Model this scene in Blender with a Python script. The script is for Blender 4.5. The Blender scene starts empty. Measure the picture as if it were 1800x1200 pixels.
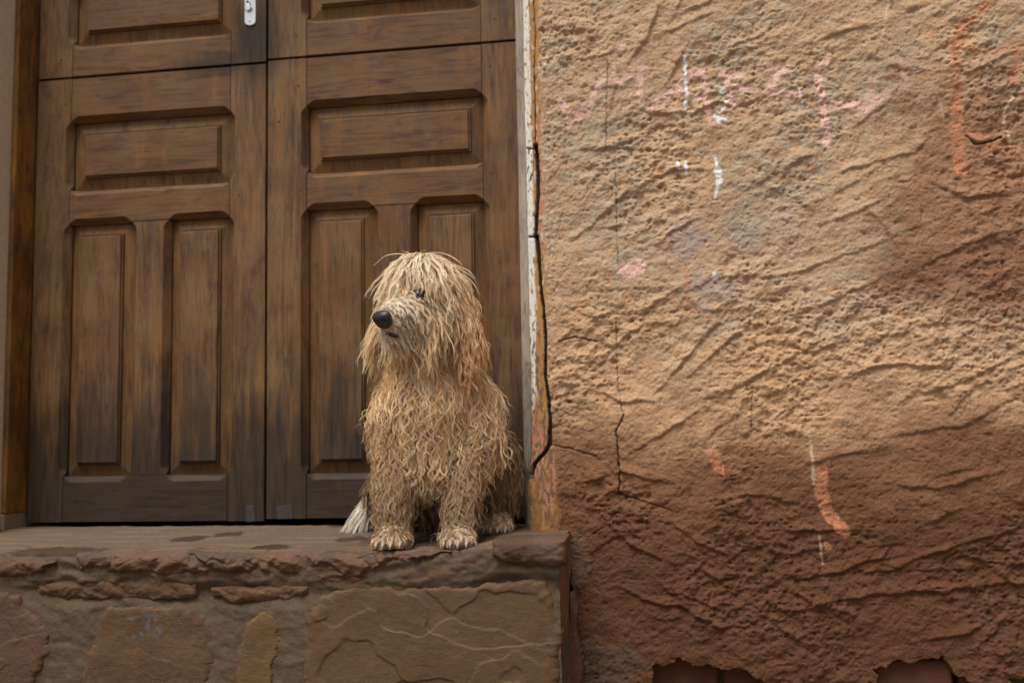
import bpy, math, random
import numpy as np
from mathutils import Matrix, Vector
from mathutils.bvhtree import BVHTree
from mathutils.kdtree import KDTree

random.seed(7)
rng = np.random.default_rng(11)
scene = bpy.context.scene
COL = scene.collection

# ------------------------------------------------------------------ camera
PIT, YAW, ROL = math.radians(5.4715), math.radians(8.6822), math.radians(-1.0987)
CAM = np.array([0.0, -2.25, 0.645])
FPX = 1750.0
_cp, _sp, _cy, _sy, _cr, _sr = (math.cos(PIT), math.sin(PIT), math.cos(YAW), math.sin(YAW),
                                math.cos(ROL), math.sin(ROL))
FWD = np.array([-_sy * _cp, _cy * _cp, _sp])
_r = np.array([_cy, _sy, 0.0])
_u = np.cross(_r, FWD)
RGT = _cr * _r + _sr * _u
UPV = -_sr * _r + _cr * _u
cd = bpy.data.cameras.new('camera')
cam = bpy.data.objects.new('camera', cd)
COL.objects.link(cam)
cam.matrix_world = Matrix(((RGT[0], UPV[0], -FWD[0], CAM[0]), (RGT[1], UPV[1], -FWD[1], CAM[1]),
                           (RGT[2], UPV[2], -FWD[2], CAM[2]), (0, 0, 0, 1)))
cd.sensor_width = 36.0
cd.lens = 35.0
cd.clip_start = 0.05
cd.clip_end = 500
cd.dof.use_dof = True
cd.dof.focus_distance = 1.93
cd.dof.aperture_fstop = 2.2
scene.camera = cam

# ------------------------------------------------------------------ sky, sun, exposure
SUN_EL, SUN_AZ = math.radians(64), math.radians(-25)      # azimuth measured from straight out of the wall
sun_dir = Vector((math.cos(SUN_EL) * math.sin(SUN_AZ), -math.cos(SUN_EL) * math.cos(SUN_AZ), math.sin(SUN_EL)))
world = bpy.data.worlds.new('World')
scene.world = world
world.use_nodes = True
wnt = world.node_tree
wnt.nodes.clear()
sky = wnt.nodes.new('ShaderNodeTexSky')
sky.sky_type = 'NISHITA'
sky.sun_disc = False
sky.sun_elevation = SUN_EL
sky.sun_rotation = math.atan2(sun_dir.x, sun_dir.y)
sky.air_density = 1.0
sky.dust_density = 6.0
hsv = wnt.nodes.new('ShaderNodeHueSaturation')
hsv.inputs['Saturation'].default_value = 0.12
bg = wnt.nodes.new('ShaderNodeBackground')
bg.inputs['Strength'].default_value = 0.06
wo = wnt.nodes.new('ShaderNodeOutputWorld')
wnt.links.new(sky.outputs[0], hsv.inputs['Color'])
wnt.links.new(hsv.outputs[0], bg.inputs['Color'])
wnt.links.new(bg.outputs[0], wo.inputs['Surface'])
sd = bpy.data.lights.new('sun', 'SUN')
sd.energy = 1.5
sd.angle = math.radians(32)
sd.color = (1.0, 0.965, 0.92)
sun = bpy.data.objects.new('sun', sd)
COL.objects.link(sun)
sun.rotation_euler = sun_dir.to_track_quat('Z', 'Y').to_euler()
vs = scene.view_settings
vs.view_transform = 'Standard'
vs.look = 'None'
vs.exposure = 1.06
vs.gamma = 1.0
vs.use_curve_mapping = False
scene.cycles.max_bounces = 10
scene.cycles.use_denoising = True
scene.cycles.denoising_prefilter = 'NONE'
scene.cycles.use_adaptive_sampling = False
scene.cycles.sample_clamp_indirect = 4.0


# ------------------------------------------------------------------ helpers
def P(px, py, Y):
    """photo pixel (1800x1200) -> point on the plane at depth Y"""
    d = FWD + (px - 900.0) / FPX * RGT - (py - 600.0) / FPX * UPV
    t = (Y - CAM[1]) / d[1]
    return CAM + d * t


def PZ(px, py, z):
    """photo pixel -> point at height z"""
    d = FWD + (px - 900.0) / FPX * RGT - (py - 600.0) / FPX * UPV
    return CAM + d * ((z - CAM[2]) / d[2])


def lin(r, g, b):
    f = lambda c: ((c / 255 + 0.055) / 1.055) ** 2.4 if c / 255 > 0.04045 else c / 255 / 12.92
    return np.array([f(r), f(g), f(b)])


_perm = rng.permutation(512)
_grad = rng.normal(size=(512, 2))
_grad /= np.linalg.norm(_grad, axis=1)[:, None]


def pnoise(x, y, seed=0):
    x = np.asarray(x, float) + seed * 17.31
    y = np.asarray(y, float) + seed * 9.77
    xi = np.floor(x).astype(int); yi = np.floor(y).astype(int)
    xf = x - xi; yf = y - yi
    u = xf * xf * xf * (xf * (xf * 6 - 15) + 10)
    v = yf * yf * yf * (yf * (yf * 6 - 15) + 10)

    def g(ix, iy, dx, dy):
        h = _perm[(_perm[ix & 511] + iy) & 511]
        gr = _grad[h]
        return gr[..., 0] * dx + gr[..., 1] * dy
    a = g(xi, yi, xf, yf); b = g(xi + 1, yi, xf - 1, yf)
    c = g(xi, yi + 1, xf, yf - 1); d = g(xi + 1, yi + 1, xf - 1, yf - 1)
    return (a + u * (b - a)) * (1 - v) + (c + u * (d - c)) * v


def fbm(x, y, oct=4, seed=0, gain=0.5):
    s = 0; a = 1.0; f = 1.0
    for i in range(oct):
        s = s + a * pnoise(x * f, y * f, seed + i * 3)
        a *= gain; f *= 2.03
    return s


def ridged(x, y, oct=3, seed=0):
    s = 0; a = 1.0; f = 1.0
    for i in range(oct):
        s = s + a * (1 - np.abs(pnoise(x * f, y * f, seed + i * 5)) * 2.2)
        a *= 0.5; f *= 2.1
    return s / 1.75


def sstep(a, b, x):
    t = np.clip((x - a) / (b - a), 0, 1)
    return t * t * (3 - 2 * t)


def mesh_obj(name, verts, faces, mat=None, parent=None, smooth=False):
    me = bpy.data.meshes.new(name)
    me.from_pydata([tuple(v) for v in verts], [], faces)
    me.update()
    if smooth:
        me.polygons.foreach_set('use_smooth', [True] * len(me.polygons))
    o = bpy.data.objects.new(name, me)
    COL.objects.link(o)
    if mat:
        me.materials.append(mat)
    if parent:
        o.parent = parent
    return o


def grid_mesh(name, V, mat=None, parent=None, keep=None, col=None, wrap=False):
    """V: (n, m, 3) array -> one smooth grid mesh; col: (n, m, 3) point colours"""
    n, m = V.shape[:2]
    idx = np.arange(n * m).reshape(n, m)
    a, b, c, d = idx[:-1, :-1], idx[1:, :-1], idx[1:, 1:], idx[:-1, 1:]
    q = np.stack([a, b, c, d], -1).reshape(-1, 4)
    if keep is not None:
        q = q[keep.reshape(-1)]
    me = bpy.data.meshes.new(name)
    me.vertices.add(n * m)
    me.vertices.foreach_set('co', V.reshape(-1).astype(np.float32))
    me.loops.add(q.size)
    me.loops.foreach_set('vertex_index', q.reshape(-1).astype(np.int32))
    me.polygons.add(len(q))
    me.polygons.foreach_set('loop_start', (np.arange(len(q)) * 4).astype(np.int32))
    me.polygons.foreach_set('use_smooth', np.ones(len(q), bool))
    me.update(calc_edges=True)
    me.validate()
    if col is not None:
        at = me.attributes.new('tint', 'FLOAT_COLOR', 'POINT')
        c4 = np.ones((n * m, 4), np.float32)
        c4[:, :3] = col.reshape(-1, 3)
        at.data.foreach_set('color', c4.reshape(-1))
    o = bpy.data.objects.new(name, me)
    COL.objects.link(o)
    if mat:
        me.materials.append(mat)
    if parent:
        o.parent = parent
    return o


def thing(name, label, cat, loc=(0, 0, 0), group=None):
    o = bpy.data.objects.new(name, None)
    COL.objects.link(o)
    o.empty_display_size = 0.05
    o.location = loc
    o['label'] = label
    o['category'] = cat
    if group:
        o['group'] = group
    return o


def adopt(o, parent):
    """parent an object whose mesh is in world coordinates, keeping it in place; the origin stays at the parent"""
    o.parent = parent
    o.matrix_parent_inverse = Matrix.Translation(parent.location).inverted()


class NT:
    def __init__(self, name):
        self.m = bpy.data.materials.new(name)
        self.m.use_nodes = True
        self.t = self.m.node_tree
        self.t.nodes.clear()

    def n(self, typ, _out=0, _p=None, **kw):
        nd = self.t.nodes.new('ShaderNode' + typ)
        for k, v in (_p or {}).items():
            setattr(nd, k, v)
        for k, v in kw.items():
            key = int(k[1:]) if k[0] == 'i' and k[1:].isdigit() else k.replace('_', ' ')
            s = nd.inputs[key]
            if isinstance(v, bpy.types.NodeSocket):
                self.t.links.new(v, s)
            elif isinstance(v, (tuple, list, np.ndarray)):
                v = [float(q) for q in v]
                if s.type == 'RGBA' and len(v) == 3:
                    v = v + [1.0]
                s.default_value = v
            else:
                s.default_value = v
        return nd.outputs[_out]

    def math(self, op, a, b=0.0):
        return self.n('Math', _p={'operation': op}, i0=a, i1=b)

    def vmath(self, op, a, b=(0, 0, 0)):
        return self.n('VectorMath', _p={'operation': op}, i0=a, i1=b)

    def noise(self, vec, scale=1.0, detail=4.0, rough=0.55, dist=0.0):
        return self.n('TexNoise', Vector=vec, Scale=scale, Detail=detail, Roughness=rough, Distortion=dist)

    def ramp(self, fac, a, b):
        return self.n('MapRange', _p={'interpolation_type': 'SMOOTHSTEP'}, Value=fac, From_Min=a, From_Max=b)

    def mix(self, fac, a, b):
        nd = self.t.nodes.new('ShaderNodeMix')
        nd.data_type = 'RGBA'
        for key, v in ((0, fac), (6, a), (7, b)):
            s = nd.inputs[key]
            if isinstance(v, bpy.types.NodeSocket):
                self.t.links.new(v, s)
            elif isinstance(v, (tuple, list, np.ndarray)):
                s.default_value = [float(q) for q in v][:3] + [1.0]
            else:
                s.default_value = v
        return nd.outputs[2]

    def bump(self, h, strength=0.3, dist=0.002):
        return self.n('Bump', Height=h, Strength=strength, Distance=dist)

    def out(self, shader):
        o = self.t.nodes.new('ShaderNodeOutputMaterial')
        self.t.links.new(shader, o.inputs['Surface'])
        return self.m

    def pbsdf(self, **kw):
        return self.n('BsdfPrincipled', **kw)


# ------------------------------------------------------------------ materials
def wood_mat(name, vertical, base, alt, stain=1.0, grey=(0.027, 0.020, 0.015), amber=0.35):
    base, alt = tuple(0.90 * np.array(base)), tuple(0.93 * np.array(alt))
    t = NT(name)
    pos = t.n('NewGeometry')
    rnd = t.n('ObjectInfo', _out=5)
    off = t.vmath('SCALE', (13.7, 5.1, 29.3))
    t.t.links.new(t.math('MULTIPLY', rnd, 9.0), off.node.inputs['Scale'])
    p = t.vmath('ADD', pos, off)
    sc = (1, 1, 1)
    s_grain = (60, 30, 5.0) if vertical else (5.0, 30, 60)
    s_pore = (380, 90, 22) if vertical else (22, 90, 380)
    s_strk = (26, 10, 2.2) if vertical else (2.2, 10, 26)
    g = t.noise(t.vmath('MULTIPLY', p, s_grain), 1.0, 8, 0.68, 1.6)
    pore = t.noise(t.vmath('MULTIPLY', p, s_pore), 1.0, 2, 0.5)
    strk = t.noise(t.vmath('MULTIPLY', p, s_strk), 1.0, 7, 0.68, 1.2)
    blot = t.noise(p, 7.0, 4, 0.6)
    c = t.mix(t.ramp(blot, 0.34, 0.66), base, alt)
    dark = tuple(0.42 * np.array(base))
    c = t.mix(t.math('MULTIPLY', t.ramp(g, 0.49, 0.70), 0.88), c, dark)
    c = t.mix(t.math('MULTIPLY', t.ramp(g, 0.48, 0.30), 0.55), c, tuple(1.35 * np.array(alt)))
    c = t.mix(t.math('MULTIPLY', t.ramp(strk, 0.54, 0.70), 0.55), c, (0.040, 0.021, 0.019))
    mot = t.noise(t.vmath('MULTIPLY', p, (22, 22, 9) if vertical else (9, 22, 22)), 1.0, 6, 0.72, 0.6)
    c = t.mix(t.math('MULTIPLY', t.ramp(mot, 0.51, 0.67), 0.62), c, (0.060, 0.030, 0.024))
    c = t.mix(t.math('MULTIPLY', t.ramp(pore, 0.56, 0.70), 0.40), c, (0.03, 0.018, 0.012))
    am = t.noise(t.vmath('MULTIPLY', p, (14, 14, 5)), 1.0, 4, 0.6)
    c = t.mix(t.math('MULTIPLY', t.ramp(am, 0.55, 0.72), amber), c, (0.26, 0.10, 0.022))
    # bleached, rubbed patches
    rub = t.noise(t.vmath('MULTIPLY', p, (9, 9, 9)), 1.0, 5, 0.7)
    c = t.mix(t.math('MULTIPLY', t.ramp(rub, 0.56, 0.76), 0.40), c, (0.21, 0.125, 0.068))
    # rising damp: dark grey bottom with streaky upper edge
    sep = t.n('SeparateXYZ', _out=2, Vector=pos)
    up = t.noise(t.vmath('MULTIPLY', pos, (38, 12, 3.0)), 1.0, 5, 0.65)
    big = t.noise(pos, 5.5, 2, 0.5)
    zz = t.math('ADD', sep, t.math('MULTIPLY', t.math('SUBTRACT', up, 0.5), -0.55))
    zz = t.math('ADD', zz, t.math('MULTIPLY', t.math('SUBTRACT', big, 0.5), -0.35))
    st = t.math('MULTIPLY', t.ramp(zz, 0.86, 0.60), 0.86 * stain)
    # handled, blackened wood round the lock and the meeting edges
    for (hx, hy, sx, sz, am_) in ((452, 75, 0.075, 0.13, 0.9), (400, 110, 0.16, 0.035, 0.75), (468, 30, 0.03, 0.2, 0.7)):
        q = P(hx, hy, 0.0)
        dv = t.vmath('MULTIPLY', t.vmath('SUBTRACT', pos, tuple(q)), (1 / sx, 0.0, 1 / sz))
        ln = t.n('VectorMath', _out=1, _p={'operation': 'LENGTH'}, i0=dv)
        ln = t.math('ADD', ln, t.math('MULTIPLY', t.math('SUBTRACT', up, 0.5), 1.2))
        st = t.math('MAXIMUM', st, t.math('MULTIPLY', t.ramp(ln, 1.15, 0.35), am_ * stain))
    gv = t.mix(t.ramp(g, 0.4, 0.7), grey, tuple(0.45 * np.array(grey)))
    c = t.mix(st, c, gv)
    hgt = t.math('ADD', t.math('MULTIPLY', g, 0.7), t.math('MULTIPLY', pore, -0.5))
    rough = t.math('ADD', 0.5, t.math('MULTIPLY', blot, 0.25))
    b = t.pbsdf(Base_Color=c, Roughness=rough, Normal=t.bump(hgt, 0.35, 0.0012),
                **{'Specular_IOR_Level': 0.22})
    return t.out(b)


M_WOODV = wood_mat('weathered_wood_upright', True, (0.128, 0.063, 0.025), (0.178, 0.098, 0.039))
M_WOODH = wood_mat('weathered_wood_level', False, (0.125, 0.060, 0.024), (0.154, 0.080, 0.032))
M_MARGIN = wood_mat('unworn_margin_wood', True, (0.130, 0.062, 0.020), (0.165, 0.085, 0.026), stain=0.45, amber=0.5)
M_FRAME = wood_mat('amber_frame_wood', True, (0.17, 0.070, 0.020), (0.29, 0.130, 0.022), stain=0.2, amber=0.6)
M_GREYW = wood_mat('bleached_frame_wood', True, (0.34, 0.29, 0.235), (0.40, 0.33, 0.25), stain=0.35, amber=0.0,
                   grey=(0.085, 0.070, 0.058))


def tint_mat(name, grain=900.0, rough=0.9, bump=0.5, bdist=0.0015, var=0.35, spec=0.25):
    t = NT(name)
    pos = t.n('NewGeometry')
    c = t.n('Attribute', _p={'attribute_name': 'tint'})
    n1 = t.noise(pos, grain * 0.25, 6, 0.7)
    n2 = t.noise(pos, grain, 3, 0.6)
    f = t.math('ADD', 1.0 - var, t.math('MULTIPLY', n1, 2 * var))
    cc = t.vmath('SCALE', c)
    t.t.links.new(f, cc.node.inputs['Scale'])
    h = t.math('ADD', t.math('MULTIPLY', n1, 1.0), t.math('MULTIPLY', n2, 0.35))
    b = t.pbsdf(Base_Color=cc, Roughness=rough, Normal=t.bump(h, bump, bdist), **{'Specular_IOR_Level': spec})
    return t.out(b)


M_PLASTER = tint_mat('rough_mud_plaster', 900, 0.92, 0.75, 0.0022, 0.30)
M_MORTAR = tint_mat('damp_mortar', 700, 0.8, 0.8, 0.0025, 0.30)


def stone_mat(name):
    t = NT(name)
    pos = t.n('NewGeometry')
    c = t.n('Attribute', _p={'attribute_name': 'tint'})
    n1 = t.noise(t.vmath('MULTIPLY', pos, (60, 60, 120)), 1.0, 8, 0.68, 0.6)
    n2 = t.noise(pos, 620, 3, 0.6)
    f = t.math('ADD', 0.62, t.math('MULTIPLY', n1, 0.76))
    cc = t.vmath('SCALE', c)
    t.t.links.new(f, cc.node.inputs['Scale'])
    h = t.math('ADD', n1, t.math('MULTIPLY', n2, 0.3))
    b = t.pbsdf(Base_Color=cc, Roughness=0.78, Normal=t.bump(h, 0.55, 0.003), **{'Specular_IOR_Level': 0.3})
    return t.out(b)


M_STONE = stone_mat('sandstone')


def plain_mat(name, col, rough=0.6, metal=0.0, nscale=200, var=0.2, bump=0.2, spec=0.4):
    t = NT(name)
    pos = t.n('NewGeometry')
    n1 = t.noise(pos, nscale, 5, 0.65)
    c = t.mix(n1, tuple((1 - var) * np.array(col)), tuple((1 + var) * np.array(col)))
    b = t.pbsdf(Base_Color=c, Roughness=rough, Metallic=metal, Normal=t.bump(n1, bump, 0.001),
                **{'Specular_IOR_Level': spec})
    return t.out(b)


M_STEEL = plain_mat('worn_bright_steel', (0.62, 0.62, 0.64), 0.32, 1.0, 120, 0.12, 0.08)
M_DARK = plain_mat('dark_hole', (0.012, 0.010, 0.009), 0.9)
M_TIN = plain_mat('dull_tin', (0.050, 0.044, 0.040), 0.6, 0.3, 160, 0.45, 0.4)
M_BRICK = plain_mat('red_brick', (0.085, 0.030, 0.017), 0.9, 0, 180, 0.35, 0.6)
M_STREET = plain_mat('earth_street', (0.16, 0.115, 0.08), 0.95, 0, 30, 0.3, 0.5)
M_INNER = plain_mat('bare_inner_plaster', (0.20, 0.15, 0.11), 0.95, 0, 30, 0.2, 0.3)

STEP_Z = 0.45
WALL_Y = -0.15
DOOR_Y = 0.0

# ------------------------------------------------------------------ street
st = mesh_obj('street', [(-60, -60, 0), (60, -60, 0), (60, 0.5, 0), (-60, 0.5, 0)], [(0, 1, 2, 3)], M_STREET)
st['kind'] = 'structure'

# ------------------------------------------------------------------ plaster wall right of the door
XC = P(923, 420, WALL_Y)[0]                     # the arris of the opening
wall = thing('plaster_wall', 'rough tan and red brown plastered wall with faded pink painted letters', 'wall',
             (XC + 0.5, WALL_Y, 0))

wx_px = lambda px, py: P(px, py, WALL_Y)


def px_path(pts, Y=WALL_Y):
    return np.array([[P(x, y, Y)[0], P(x, y, Y)[2]] for x, y in pts])


def seg_dist(X, Z, path):
    """signed distance (positive above the line) and unsigned, for arrays X, Z to a polyline"""
    best = np.full(X.shape, 1e9); sg = np.zeros(X.shape); tt = np.zeros(X.shape)
    n = len(path) - 1
    for i in range(n):
        a, b = path[i], path[i + 1]
        d = b - a
        L2 = d @ d + 1e-12
        t = np.clip(((X - a[0]) * d[0] + (Z - a[1]) * d[1]) / L2, 0, 1)
        ex = X - (a[0] + t * d[0]); ez = Z - (a[1] + t * d[1])
        dist = np.sqrt(ex * ex + ez * ez)
        nx, nz = -d[1], d[0]
        if nz < 0 or (nz == 0 and nx < 0):
            nx, nz = -nx, -nz
        s = np.sign(ex * nx + ez * nz)
        m = dist < best
        best = np.where(m, dist, best); sg = np.where(m, s, sg); tt = np.where(m, (i + t) / n, tt)
    return best, sg, tt


# profile coordinate s: negative runs back along the reveal, positive along the face
ds = [-0.13, -0.10, -0.07, -0.05]
ds += list(np.arange(-0.035, 0.10, 0.0013))
ds += list(np.arange(0.10, 1.16, 0.0021))
ds += list(np.linspace(1.17, 1.5, 20))
S = np.array(ds)
Zs = np.concatenate([np.linspace(-0.02, 0.09, 20), np.arange(0.093, 1.66, 0.0021), np.linspace(1.67, 1.9, 14)])
SS, ZZ = np.meshgrid(S, Zs, indexing='ij')
RC = 0.008
arc = RC * math.pi / 2
# base point and normal of the rounded corner
th = np.clip(SS / arc, 0, 1) * math.pi / 2
lean = (ZZ - 0.9) * -0.0
bx = XC + RC - RC * np.cos(th) + np.maximum(SS - arc, 0)
by = WALL_Y + RC - RC * np.sin(th) + np.maximum(-SS, 0)
nxx, nyy = -np.cos(th), -np.sin(th)
X, Z = bx, ZZ

plaster_amt = sstep(0.038, 0.052, SS + 0.010 * pnoise(ZZ * 14, SS * 0 + 3.3, 2) - 0.016 * sstep(0.75, 0.55, ZZ))
h = np.zeros_like(X)
# general thrown-plaster relief
wpx = X + 0.02 * pnoise(X * 9, Z * 9, 31); wpz = Z + 0.02 * pnoise(X * 9, Z * 9, 32)
h += 0.0070 * fbm(wpx * 7, wpz * 7, 3, 40)
lumps = fbm(X * 30 + Z * 8, Z * 38 - X * 8, 3, 50)
rough_zone = 0.55 + 0.9 * sstep(-0.2, 0.35, fbm(X * 4, Z * 4, 2, 60))
h += 0.0050 * lumps * rough_zone
h += 0.0030 * np.maximum(0, fbm(X * 85, Z * 95, 2, 70)) * rough_zone
h += 0.0013 * fbm(X * 210, Z * 210, 2, 75)
pit = np.maximum(0, pnoise(X * 60, Z * 60, 80) - 0.30) * 0.016 + np.maximum(0, pnoise(X * 115, Z * 125, 83) - 0.26) * 0.013
h -= pit * rough_zone

CREASES = [
    [(1159, 424), (1185, 405), (1235, 383)], [(1203, 515), (1250, 492), (1300, 485), (1370, 487), (1430, 470), (1475, 452), (1540, 430), (1640, 388)],
    [(1203, 515), (1228, 548), (1280, 545), (1330, 535)], [(1395, 553), (1450, 535), (1500, 510), (1570, 480)],
    [(1040, 660), (1080, 610), (1125, 572), (1195, 570)], [(1150, 690), (1190, 650), (1250, 580), (1275, 565)],
    [(1215, 660), (1290, 590), (1330, 570)], [(1250, 700), (1310, 675), (1340, 655), (1390, 630), (1440, 600)],
    [(1370, 575), (1385, 605), (1430, 620), (1500, 595)], [(1050, 690), (1090, 705), (1160, 705)],
    [(1100, 800), (1170, 760), (1240, 715)], [(1175, 915), (1230, 955), (1310, 985)],
    [(1310, 920), (1365, 975), (1450, 965)], [(1220, 995), (1260, 1018), (1360, 1012)],
    [(1370, 1005), (1400, 1018), (1480, 1005), (1530, 985), (1600, 975)],
    [(1085, 1030), (1130, 1055), (1200, 1070), (1265, 1105), (1310, 1100), (1340, 1085)],
    [(1190, 1040), (1250, 1065), (1310, 1095)], [(1380, 1030), (1430, 1065), (1520, 1045), (1650, 1040), (1800, 1025)],
    [(1340, 1080), (1380, 1110), (1430, 1145)], [(1310, 1075), (1450, 1070)], [(1450, 1065), (1510, 1085)],
    [(1350, 930), (1420, 935), (1500, 930)], [(1620, 925), (1700, 890)], [(1500, 1005), (1560, 1005), (1650, 970), (1790, 930)],
    [(1650, 965), (1740, 990), (1800, 995)], [(1600, 1130), (1700, 1115), (1730, 1100)],
    [(985, 57), (1005, 55), (1060, 55)], [(1000, 105), (1060, 100), (1080, 90)], [(1160, 10), (1140, 65), (1105, 110)],
    [(1200, 25), (1250, 5)], [(1165, 60), (1215, 40), (1260, 20)], [(1060, 235), (1075, 180), (1085, 130)], [(1205, 85), (1175, 140)],
    [(1115, 190), (1160, 200), (1220, 200), (1265, 175), (1290, 190), (1350, 165)], [(1265, 75), (1280, 85), (1330, 65), (1390, 25)],
    [(1000, 265), (1090, 260), (1180, 265)], [(1490, 230), (1560, 180)], [(1545, 285), (1610, 265), (1640, 235)],
    [(1470, 310), (1500, 295), (1545, 285)], [(1440, 70), (1530, 45)], [(1590, 25), (1625, 10)], [(1640, 95), (1680, 70)],
    [(1700, 240), (1720, 253), (1760, 240)], [(1690, 130), (1730, 118), (1790, 85)], [(1550, 770), (1640, 755), (1700, 745), (1800, 690)],
    [(1430, 400), (1490, 380), (1560, 350)], [(1600, 480), (1680, 440), (1780, 400)], [(1530, 600), (1640, 570), (1760, 560)],
    [(1490, 660), (1560, 640), (1690, 650)], [(1600, 700), (1700, 670), (1790, 620)], [(1390, 830), (1470, 800), (1560, 790)],
    [(1020, 850), (1090, 830), (1180, 850)], [(1000, 540), (1050, 560), (1090, 540)], [(1010, 420), (1080, 360), (1110, 330)],
    [(1320, 330), (1390, 290), (1440, 270)], [(1120, 330), (1180, 300), (1240, 300)], [(1640, 320), (1700, 350), (1790, 330)],
    [(1560, 850), (1650, 860), (1760, 830)], [(1060, 910), (1110, 960), (1180, 990)], [(1250, 880), (1330, 870), (1420, 890)],
]
paths = [px_path(c) for c in CREASES]
# further trowel sweeps in the same two directions
for i in range(120):
    x0 = XC + 0.06 + random.random() * 1.2; z0 = 0.1 + random.random() * 1.5
    L = random.uniform(0.04, 0.16)
    ang = random.gauss(0.5, 0.25) if random.random() < 0.68 else random.gauss(-0.55, 0.3)
    bend = random.gauss(0.25, 0.4)
    pts = []
    for k in range(6):
        pts.append((x0, z0))
        x0 += math.cos(ang) * L / 5; z0 += math.sin(ang) * L / 5
        ang += bend / 5
    paths.append(np.array(pts))
for i, p in enumerate(paths):
    traced = i < len(CREASES)
    m = 0.035
    i0, i1 = np.searchsorted(bx[:, 0], [p[:, 0].min() - m, p[:, 0].max() + m])
    j0, j1 = np.searchsorted(Zs, [p[:, 1].min() - m, p[:, 1].max() + m])
    if i1 <= i0 or j1 <= j0:
        continue
    xs = X[i0:i1, j0:j1]; zs = Z[i0:i1, j0:j1]
    xw = xs + 0.006 * pnoise(xs * 30, zs * 30, 90) + 0.0022 * pnoise(xs * 110, zs * 110, 92)
    zw = zs + 0.006 * pnoise(xs * 30, zs * 30, 91) + 0.0022 * pnoise(xs * 110, zs * 110, 93)
    d, s, tt = seg_dist(xw, zw, p)
    A = (random.uniform(0.0040, 0.0072) if traced else random.uniform(0.0015, 0.0042))
    w = random.uniform(0.010, 0.018)
    env = np.sin(np.clip(tt, 0.02, 0.98) * math.pi) ** 0.5 * (0.75 + 0.5 * pnoise(tt * 6, tt * 0 + i, 95))
    hi = A * np.exp(-(d / w) ** 2) * sstep(-0.0045, 0.0040, d * s)
    lo = -0.30 * A * np.exp(-(d / 0.007) ** 2) * sstep(0.004, -0.003, d * s)
    h[i0:i1, j0:j1] += env * (hi + lo)

# smooth painted band along the arris
band = 0.0012 * fbm(SS * 40, ZZ * 12, 4, 100) + 0.0005 * fbm(SS * 300, ZZ * 200, 2, 104) - 0.004
bulge = 0.010 * sstep(0.66, 0.52, ZZ) * sstep(0.09, 0.03, SS)
h = h * plaster_amt + band * (1 - plaster_amt) + bulge


def stroke(pts, w, soft=0.9, wob=2.0, seed=0, paths_px=True):
    """mask of a brush stroke given in photo pixels (w = width in pixels)"""
    k = 0.00117
    p = px_path(pts) if len(pts) > 1 else px_path([pts[0], (pts[0][0] + 0.5, pts[0][1])])
    mk = np.zeros_like(X)
    m = w * k + 0.02
    i0, i1 = np.searchsorted(bx[:, 0], [p[:, 0].min() - m, p[:, 0].max() + m])
    j0, j1 = np.searchsorted(Zs, [p[:, 1].min() - m, p[:, 1].max() + m])
    xs = X[i0:i1, j0:j1]; zs = Z[i0:i1, j0:j1]
    if xs.size == 0:
        return mk
    d, s, tt = seg_dist(xs, zs, p)
    d = d + wob * k * (pnoise(xs * 70, zs * 70, 110 + seed) * 1.6 + pnoise(xs * 230, zs * 230, 120 + seed))
    mk[i0:i1, j0:j1] = sstep(w * k * 0.5 + soft * k, w * k * 0.5 - soft * k, d)
    return mk


# ---- colour of the plaster (paint, dirt and clay, no shading)
tan = np.array([0.460, 0.305, 0.188]); clay = np.array([0.480, 0.270, 0.138]); greyt = np.array([0.400, 0.300, 0.203])
redb = np.array([0.175, 0.074, 0.034]); mud = np.array([0.092, 0.037, 0.0185])
n1 = fbm(X * 5, Z * 5, 4, 130); n2 = fbm(X * 28, Z * 34, 3, 140); n3 = fbm(X * 90, Z * 90, 2, 150)
col = np.zeros(X.shape + (3,)) + tan


def blend(c, m):
    global col
    m = np.clip(m, 0, 1)[..., None]
    col = col * (1 - m) + np.asarray(c) * m


blend(greyt, 0.85 * sstep(-0.22, 0.30, n1 + 0.35 * n2) * sstep(0.75, 1.05, Z))
blend(clay, 0.60 * sstep(0.02, 0.42, n2 + 0.3 * n3))
blend(clay, 0.55 * sstep(0.95, 0.70, Z + 0.25 * n1))
# reddish patch on the right, and the red-brown lower band
pr = P(1720, 330, WALL_Y)
rd = np.sqrt(((X - pr[0]) / 0.26) ** 2 + ((Z - pr[2]) / 0.30) ** 2) - 0.5 * n1 - 0.2 * n2
blend(redb * 1.35, 0.72 * sstep(1.1, 0.35, rd))
pr = P(1700, 480, WALL_Y)
rd = np.sqrt(((X - pr[0]) / 0.22) ** 2 + ((Z - pr[2]) / 0.10) ** 2) - 0.4 * n1
blend(mud * 1.9, 0.6 * sstep(1.1, 0.4, rd))
zb0 = P(1100, 800, WALL_Y)[2]; zb1 = P(1700, 750, WALL_Y)[2]
edge = zb0 + (zb1 - zb0) * (X - XC) / 0.9 + 0.10 * n1 + 0.03 * n2
blend(redb, 0.9 * sstep(edge + 0.10, edge - 0.06, Z))
blend(mud, 0.85 * sstep(edge - 0.02, edge - 0.22, Z + 0.04 * n2))
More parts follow.
